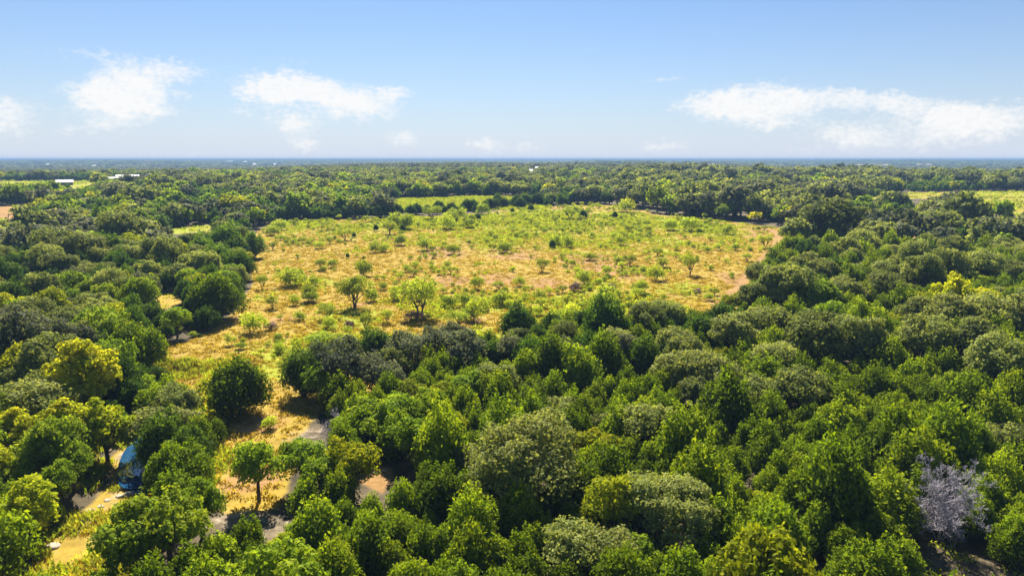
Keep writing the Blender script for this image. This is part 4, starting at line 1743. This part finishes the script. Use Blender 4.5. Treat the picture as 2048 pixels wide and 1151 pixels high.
# ------------------------------------------------------------------ grass and weeds of the meadow
def blades(mat, seed, n, spread, h, w, lean):
    g = np.random.default_rng(seed)
    a = g.random(n) * 6.28
    r = spread * np.sqrt(g.random(n))
    base = np.stack([r * np.cos(a), r * np.sin(a), np.zeros(n)], 1)
    up = unit(np.stack([np.cos(a) * lean * g.random(n), np.sin(a) * lean * g.random(n), np.ones(n)], 1))
    hh = h * (.5 + .7 * g.random(n))
    nr = unit(np.stack([np.cos(a + g.normal(size=n)), np.sin(a + g.normal(size=n)), .35 * np.ones(n)], 1))
    V, F = cards(g, base + up * hh[:, None] * .45, nr, up, hh, w * (.6 + .8 * g.random(n)), True)
    return mesh_from(mat + '_tuft', V, [F], [M[mat]], np.clip(.5 + .25 * g.normal(size=n), 0, 1))


def grass():
    g = np.random.default_rng(51)
    n = 90000
    d = np.sqrt(g.uniform(50 ** 2, 330 ** 2, n))
    az = np.radians(g.uniform(-32, 24, n))
    x, y = d * np.sin(az), d * np.cos(az)
    sd = signed(FIELD, x, y)
    keep = (sd > .2) & (g.random(n) < np.clip(1.4 - d / 260, .25, 1) * np.clip(.25 + 1.2 * fbm(x / 6.0, y / 6.0, 3), 0, 1)) & (seg_dist(TRACK, x, y) > 1.3) & (g.random(n) > .5 * blobs(TANW, x, y))
    x, y = x[keep], y[keep]
    n = len(x)
    s = g.uniform(.6, 1.35, n)
    stuff('dry_grass', 'dry golden grass tufts covering the meadow', 'grass', [blades('straw', 700 + i, 16, .34, .38, .09, .9) for i in range(4)],
          np.stack([x, y, ground(x, y) - .03], 1), g.integers(0, 4, n), np.stack([np.zeros(n), np.zeros(n), g.random(n) * 6.28], 1), np.stack([s * 1.3, s * 1.3, s], 1))
    print('grass', n)
    n = 150000
    d = np.sqrt(g.uniform(60 ** 2, 450 ** 2, n))
    az = np.radians(g.uniform(-34, 26, n))
    x, y = d * np.sin(az), d * np.cos(az)
    sd = signed(FIELD, x, y)
    gr = blobs(GREENW, x, y) + (fbm(x / 8.0, y / 12.0, 4) - .5) * 1.3
    past = inside(CLEAR['pasture'], x, y)
    gr = np.where(past, .9, gr)
    keep = ((sd > .4) | past) & (g.random(n) < np.clip((gr - .2) * 1.2, 0, 1) * .75) & (seg_dist(TRACK, x, y) > 2)
    x, y, gr = x[keep], y[keep], gr[keep]
    n = len(x)
    s = g.uniform(.5, 1.3, n) * np.clip(.6 + .6 * gr, .6, 1.3) * (1 + np.hypot(x, y) / 700)
    stuff('green_weeds', 'bright yellow-green weeds growing in patches over the meadow', 'weeds',
          [blades('weed', 720 + i, 20, .42, .5, .15, 1.0) for i in range(3)] + [blades('bush', 730 + i, 20, .42, .5, .15, 1.0) for i in range(2)],
          np.stack([x, y, ground(x, y) - .03], 1), g.integers(0, 5, n), np.stack([np.zeros(n), np.zeros(n), g.random(n) * 6.28], 1), np.stack([s * 1.2, s * 1.2, s], 1))
    print('weeds', n)
    # rough scrub on the other open land
    xs_, ys_, ss_ = [], [], []
    for k, dens, sc in (('pasture', .10, 1.9), ('right_field', .035, 2.4), ('house_field', .012, 3.0), ('left_strip', .12, 1.5), ('right_green', .05, 1.6), ('left_gap', .3, 1.0), ('left_tan', .02, 2.0), ('corner', .9, .8)):
        P = CLEAR[k]
        x0, x1, y0, y1 = P[:, 0].min(), P[:, 0].max(), P[:, 1].min(), P[:, 1].max()
        m_ = int((x1 - x0) * (y1 - y0) * dens)
        x = g.uniform(x0, x1, m_)
        y = g.uniform(y0, y1, m_)
        kp = inside(P, x, y) & (g.random(m_) < np.clip(2.2 * fbm(x / 14.0, y / 22.0, 3) - .45, 0, 1))
        xs_.append(x[kp])
        ys_.append(y[kp])
        ss_.append(np.full(kp.sum(), sc) * g.uniform(.5, 1.4, kp.sum()))
    x, y, s = np.concatenate(xs_), np.concatenate(ys_), np.concatenate(ss_)
    n = len(x)
    stuff('rough_grass', 'rough green scrub and grass on the other clearings', 'grass', [blades('weed', 750, 20, .6, .5, .16, 1.0), blades('mesquite', 751, 20, .6, .6, .16, 1.0), blades('bush', 752, 20, .5, .6, .16, 1.0)],
          np.stack([x, y, ground(x, y) - .03], 1), g.integers(0, 3, n), np.stack([np.zeros(n), np.zeros(n), g.random(n) * 6.28], 1), np.stack([s * 1.2, s * 1.2, s], 1))
    print('rough grass', n)
    # green fringe along the creek
    n = 13000
    x = g.uniform(CREEK[:, 0].min() - 12, CREEK[:, 0].max() + 10, n)
    y = g.uniform(CREEK[:, 1].min(), CREEK[:, 1].max() + 6, n)
    dc = seg_dist(CREEK, x, y)
    nn = fbm(x / 3.5 + 3, y / 3.5, 3)
    keep = (dc < 9) & (signed(POOL, x, y) < -.5) & ((nn > .5) | (dc > 4.2)) & (g.random(n) < .6)
    x, y = x[keep], y[keep]
    n = len(x)
    s = g.uniform(.6, 1.5, n)
    stuff('creek_reeds', 'green and yellow reedy grass fringing the creek bed', 'grass', [blades('weed', 740, 22, .4, .6, .1, .9), blades('bush', 741, 22, .4, .6, .1, .9), blades('straw', 742, 22, .4, .5, .1, .9)],
          np.stack([x, y, ground(x, y) - .03], 1), g.integers(0, 3, n), np.stack([np.zeros(n), np.zeros(n), g.random(n) * 6.28], 1), np.stack([s, s, s], 1))


grass()


# ------------------------------------------------------------------ dead trees
def dead_tree(px, py, hpx, wpx, label, seed, levels=4):
    g = np.random.default_rng(seed)
    x, y = cast(px, py)
    dist = math.sqrt(x * x + y * y + CAM_H ** 2)
    Ht = hpx * dist / FPX / .9
    Wd = wpx * dist / FPX
    trunk, br = [], []

    def grow(p, d, ln, r, lev):
        pts = [p]
        q = p
        dd = d
        for i in range(3):
            dd = unit(dd + g.normal(size=3) * .16 + np.array([0, 0, .05]))
            q = q + dd * ln / 3
            pts.append(q)
        (trunk if lev == 0 else br).append((np.array(pts), np.linspace(r, r * .45, 4)))
        if lev >= levels:
            return
        for i in range(6 if lev < 2 else 5):
            f = .25 + .75 * (i + g.random()) / 5
            k = min(int(f * 3), 2)
            b = pts[k] + (pts[k + 1] - pts[k]) * (f * 3 - k)
            nd = unit(dd * .55 + rand_dir(g, 1)[0] * .85 + np.array([0, 0, .18]))
            grow(b, nd, ln * g.uniform(.36, .56), r * .40, lev + 1)
    for s in range(7):
        a = s * .9 + g.random() * .6
        grow(np.array([cos(a) * .1, sin(a) * .1, -.3]), unit(np.array([cos(a) * Wd / Ht * (.15 + .1 * s), sin(a) * Wd / Ht * (.15 + .1 * s), 1.0])), Ht * g.uniform(.5, .72), 0.045 * Ht / 5, 0)
    root = link('dead_tree', None, None, (x, y, gz(x, y)))
    root.empty_display_size = .3
    tag(root, label, 'tree')
    V, F = tubes(trunk, 5)
    link('trunk', mesh_from('dead_trunk', V, [F], [M['dead']]), root)
    br = [(p, np.maximum(r, .013)) for p, r in br]
    V, F = tubes(br, 3)
    link('branches', mesh_from('dead_branches', V, [F], [M['dead']]), root)


dead_tree(1878, 1080, 128, 84, 'bare silver-grey dead tree at the edge of the shaded clearing', 3)
dead_tree(340, 905, 62, 45, 'bleached bare branches poking up between two junipers by the pool', 8, 3)
dead_tree(668, 880, 50, 30, 'small leafless grey snag beside the shaded wash', 12, 3)
dead_tree(1470, 700, 26, 30, 'pale leafless snag in a dark gap of the oak wood', 15, 3)


# ------------------------------------------------------------------ creek stones
def stone_mesh(seed):
    g = np.random.default_rng(seed)
    k = 9
    a = np.arange(k) * 2 * pi / k + g.normal(size=k) * .15
    r = .5 * (1 + .25 * g.normal(size=k) * .6)
    lo = np.stack([r * 1.02 * np.cos(a), r * .8 * np.sin(a), np.full(k, -.25)], 1)
    md = np.stack([r * np.cos(a), r * .78 * np.sin(a), .10 + .03 * g.normal(size=k)], 1)
    tp = np.stack([r * .86 * np.cos(a), r * .66 * np.sin(a), .16 + .03 * g.normal(size=k)], 1)
    V = np.concatenate([lo, md, tp, [[0, 0, .17]]])
    i = np.arange(k)
    j = (i + 1) % k
    q = np.concatenate([np.stack([i, j, j + k, i + k], 1), np.stack([i + k, j + k, j + 2 * k, i + 2 * k], 1)])
    t = np.stack([i + 2 * k, j + 2 * k, np.full(k, 3 * k)], 1)
    return mesh_from('stone', V, [q, t], [M['stone']])


SM = [stone_mesh(i) for i in range(5)]


def stones():
    g = np.random.default_rng(61)
    for i, (px, py, wpx, lab) in enumerate([(278, 968, 22, 'pale flat limestone ledge at the outlet of the pool'), (262, 985, 20, None), (247, 975, 16, None), (250, 990, 18, None), (288, 993, 16, None),
                                            (275, 1008, 14, None), (238, 992, 14, None), (128, 1040, 18, None), (150, 1030, 14, None), (105, 1092, 26, 'broad flat pale stone in the middle of the dry creek bed'), (90, 1085, 14, None),
                                            (165, 1040, 14, None), (180, 1020, 14, None), (140, 1052, 16, None), (118, 1062, 14, None), (70, 1108, 14, None), (60, 1128, 16, None),
                                            (48, 1140, 14, None), (200, 1012, 12, None), (215, 1000, 12, None), (158, 1062, 12, None),
                                            (585, 905, 26, 'pinkish pale boulder in the dry wash beside the blue-green tree'), (598, 918, 18, None), (572, 915, 16, None), (310, 850, 16, None), (322, 830, 14, None), (750, 945, 16, None), (770, 940, 14, None)]):
        x, y = cast(px, py)
        # the bed lies lower than the level ground: slide back along the ray
        for _ in range(4):
            zz = gz(x, y)
            d = pix_dir(px, py)
            t = (zz - CAM_H) / d[2]
            x, y = d[0] * t, d[1] * t
        dist = math.sqrt(x * x + y * y + CAM_H ** 2)
        w = wpx * dist / FPX
        o = link('creek_stone', SM[i % 5], None, (x, y, gz(x, y)))
        o.scale = (w, w, w * .8)
        o.rotation_euler = (g.normal() * .06, g.normal() * .06, g.random() * 6.28)
        if lab:
            tag(o, lab, 'stone')
        else:
            zn = 'in the dry wash' if px > 500 else 'on the pool margin' if py < 1010 and px > 230 else 'in the dry creek bed'
            tag(o, f'small pale flat limestone slab {zn}', 'stone', f'limestone slabs {zn}')


stones()

# ------------------------------------------------------------------ buildings
BM = {}
for nm, c in (('white_metal', (.60, .58, .57)), ('cream', (.62, .54, .44)), ('red_brown', (.34, .12, .09)), ('teal', (.20, .28, .27)), ('lavender', (.52, .50, .58)),
              ('brown', (.25, .17, .12)), ('red_tile', (.45, .10, .08)), ('pinkish', (.68, .46, .38)), ('grey_roof', (.42, .42, .44)), ('dark_glass', (.03, .04, .05))):
    BM[nm] = plain_mat(nm + '_paint', tuple(v * .9 for v in c), tuple(min(1, v * 1.05) for v in c), .8, .6 if nm != 'dark_glass' else .15)


def box_mesh(name, x0, x1, y0, y1, z0, z1, mat):
    V = [(x, y, z) for z in (z0, z1) for y in (y0, y1) for x in (x0, x1)]
    F = np.array([[0, 2, 3, 1], [4, 5, 7, 6], [0, 1, 5, 4], [1, 3, 7, 5], [3, 2, 6, 7], [2, 0, 4, 6]])
    return mesh_from(name, np.array(V, float), [F], [mat])


def house(key, name, label, wall, roof, depth, hw, hr, nwin=4, gable_front=False, cat='building', group=None, yaw=0.0):
    x, y, w, dist = SITES[key]
    w = w * .97
    z = gz(x, y)
    root = link(name, None, None, (x, y, z - .3))
    root.empty_display_size = 1
    root.rotation_euler = (0, 0, math.atan2(y, x) - pi / 2 + yaw)
    tag(root, label, cat, group)
    a, b = w / 2, depth / 2
    hw = hw + .3
    if gable_front:      # ridge runs away from the viewer
        prof = [(-a, 0), (a, 0), (a, hw), (0, hw + hr), (-a, hw)]
        V = np.array([(p[0], s * b, p[1]) for s in (-1, 1) for p in prof], float)
    else:
        prof = [(-b, 0), (b, 0), (b, hw), (0, hw + hr), (-b, hw)]
        V = np.array([(s * a, p[0], p[1]) for s in (-1, 1) for p in prof], float)
    me = bpy.data.meshes.new('wall')
    faces = [(0, 1, 2, 3, 4), (9, 8, 7, 6, 5)] + [(i, i + 5, (i + 1) % 5 + 5, (i + 1) % 5) for i in (0, 1, 4)]
    me.from_pydata([tuple(v) for v in V], [], faces)
    me.materials.append(BM[wall])
    link('wall', me, root)
    ov, th = .5, .22
    half = a if gable_front else b
    run = b if gable_front else a
    vs_, fs = [], []
    sl = hr / half
    for s in (-1, 1):
        o = len(vs_)
        for q in (-1, 1):
            for (u, dz) in ((0, 0), (half + ov, -(half + ov) * sl)):
                for t_ in (.02, .02 + th):
                    pp = (s * u, q * (run + ov), hw + hr + dz + t_)
                    vs_.append(pp if gable_front else (pp[1], pp[0], pp[2]))
        fs += [(o + 1, o + 3, o + 7, o + 5), (o, o + 4, o + 6, o + 2), (o, o + 2, o + 3, o + 1), (o + 4, o + 5, o + 7, o + 6), (o + 2, o + 6, o + 7, o + 3)]
    me = bpy.data.meshes.new('roof')
    me.from_pydata(vs_, [], fs)
    me.materials.append(BM[roof])
    link('roof', me, root)
    for i in range(nwin):
        cx = -a + w * (i + .5) / nwin
        if i == nwin // 2:
            d_ = link('door', box_mesh('door', -.55, .55, -.06, .04, 0, 2.1, BM['brown']), root, (cx, -b - .01, .3))
            continue
        ww = min(.7, w / nwin * .3)
        wi = link('window', box_mesh('window', -ww, ww, -.05, .04, 0, 1.2, BM['white_metal']), root, (cx, -b - .01, 1.2))
        link('pane', box_mesh('pane', -ww + .08, ww - .08, -.075, -.03, .08, 1.12, BM['dark_glass']), wi)


house('long_shed', 'long_shed', 'long teal shed with a white metal roof beside the red-brown barn', 'teal', 'white_metal', 9, 3.4, 1.1, 7)
house('red_barn', 'barn', 'red-brown walled barn with a white roof behind the teal shed', 'red_brown', 'white_metal', 10, 4.2, 1.2, 5)
house('white_house', 'gabled_house', 'steep gabled white house beside the long sheds', 'lavender', 'grey_roof', 11, 4.0, 3.6, 4, True)
house('low_house', 'low_house', 'low brown house with a pale roof in the open pasture', 'brown', 'white_metal', 9, 2.2, 1.6, 4)
house('small_roof', 'shed', 'tiny pale-roofed shed just beyond the gabled white house', 'cream', 'white_metal', 5, 3.0, 1.0, 2)
house('red_roof', 'ranch_building', 'red-roofed ranch building with white walls on the wooded rise', 'white_metal', 'red_tile', 14, 6.5, 4.0, 5)
for k in ('white_barn_a', 'white_barn_b'):
    house(k, 'barn', 'small white barn next to the red-roofed ranch building', 'white_metal', 'white_metal', 8, 5.0, 2.0, 2, group='white barns by the ranch')
for k in ('shed_a', 'shed_b'):
    house(k, 'shed', 'small white shed in the woods below the red-roofed ranch', 'white_metal', 'white_metal', 7, 4.5, 1.8, 2, group='white sheds below the ranch')
house('hill_house', 'hill_house', 'long white house on the dark wooded hill', 'white_metal', 'white_metal', 12, 5, 2, 4)
house('gable_house', 'gabled_house', 'white house with a tall pointed gable on the far ridge', 'white_metal', 'white_metal', 14, 7, 8, 3, True)
house('gable_wing', 'house_wing', 'low pale wing beside the pointed gable house on the ridge', 'cream', 'white_metal', 10, 5, 2, 3)
for k in ('row_a', 'row_b', 'row_c'):
    house(k, 'row_building', 'long low pinkish building in the distant row of roofs', 'pinkish', 'pinkish', 16, 6, 2, 6, group='distant row of pinkish buildings')
for k in ('shed_c', 'shed_d', 'shed_e'):
    house(k, 'shed', 'white-roofed shed in the woods below the pinkish row', 'cream', 'white_metal', 8, 5, 2, 3, group='white-roofed sheds below the pinkish row')
for k in ('far_a', 'far_b', 'far_c', 'far_d', 'far_e', 'far_f', 'far_g'):
    house(k, 'hillside_house', 'tiny pale house on the hazy far hillside', 'pinkish', 'white_metal', 12, 7, 3, 3, group='houses on the hazy far hillside')


# ------------------------------------------------------------------ haze
def haze():
    m, N, L = mat_new('haze_air')
    out = N('ShaderNodeOutputMaterial')
    v = N('ShaderNodeVolumePrincipled')
    v.inputs['Color'].default_value = (.26, .44, .69, 1)
    v.inputs['Density'].default_value = HAZE
    v.inputs['Anisotropy'].default_value = 0.0
    L(v.outputs[0], out.inputs['Volume'])
    me = box_mesh('haze', -27500, 27500, -27500, 27500, -9, 35, m)
    tag(link('haze', me), 'thin blue haze over the distant woods', 'haze', None, 'stuff')


HAZE = 2.2e-4
haze()
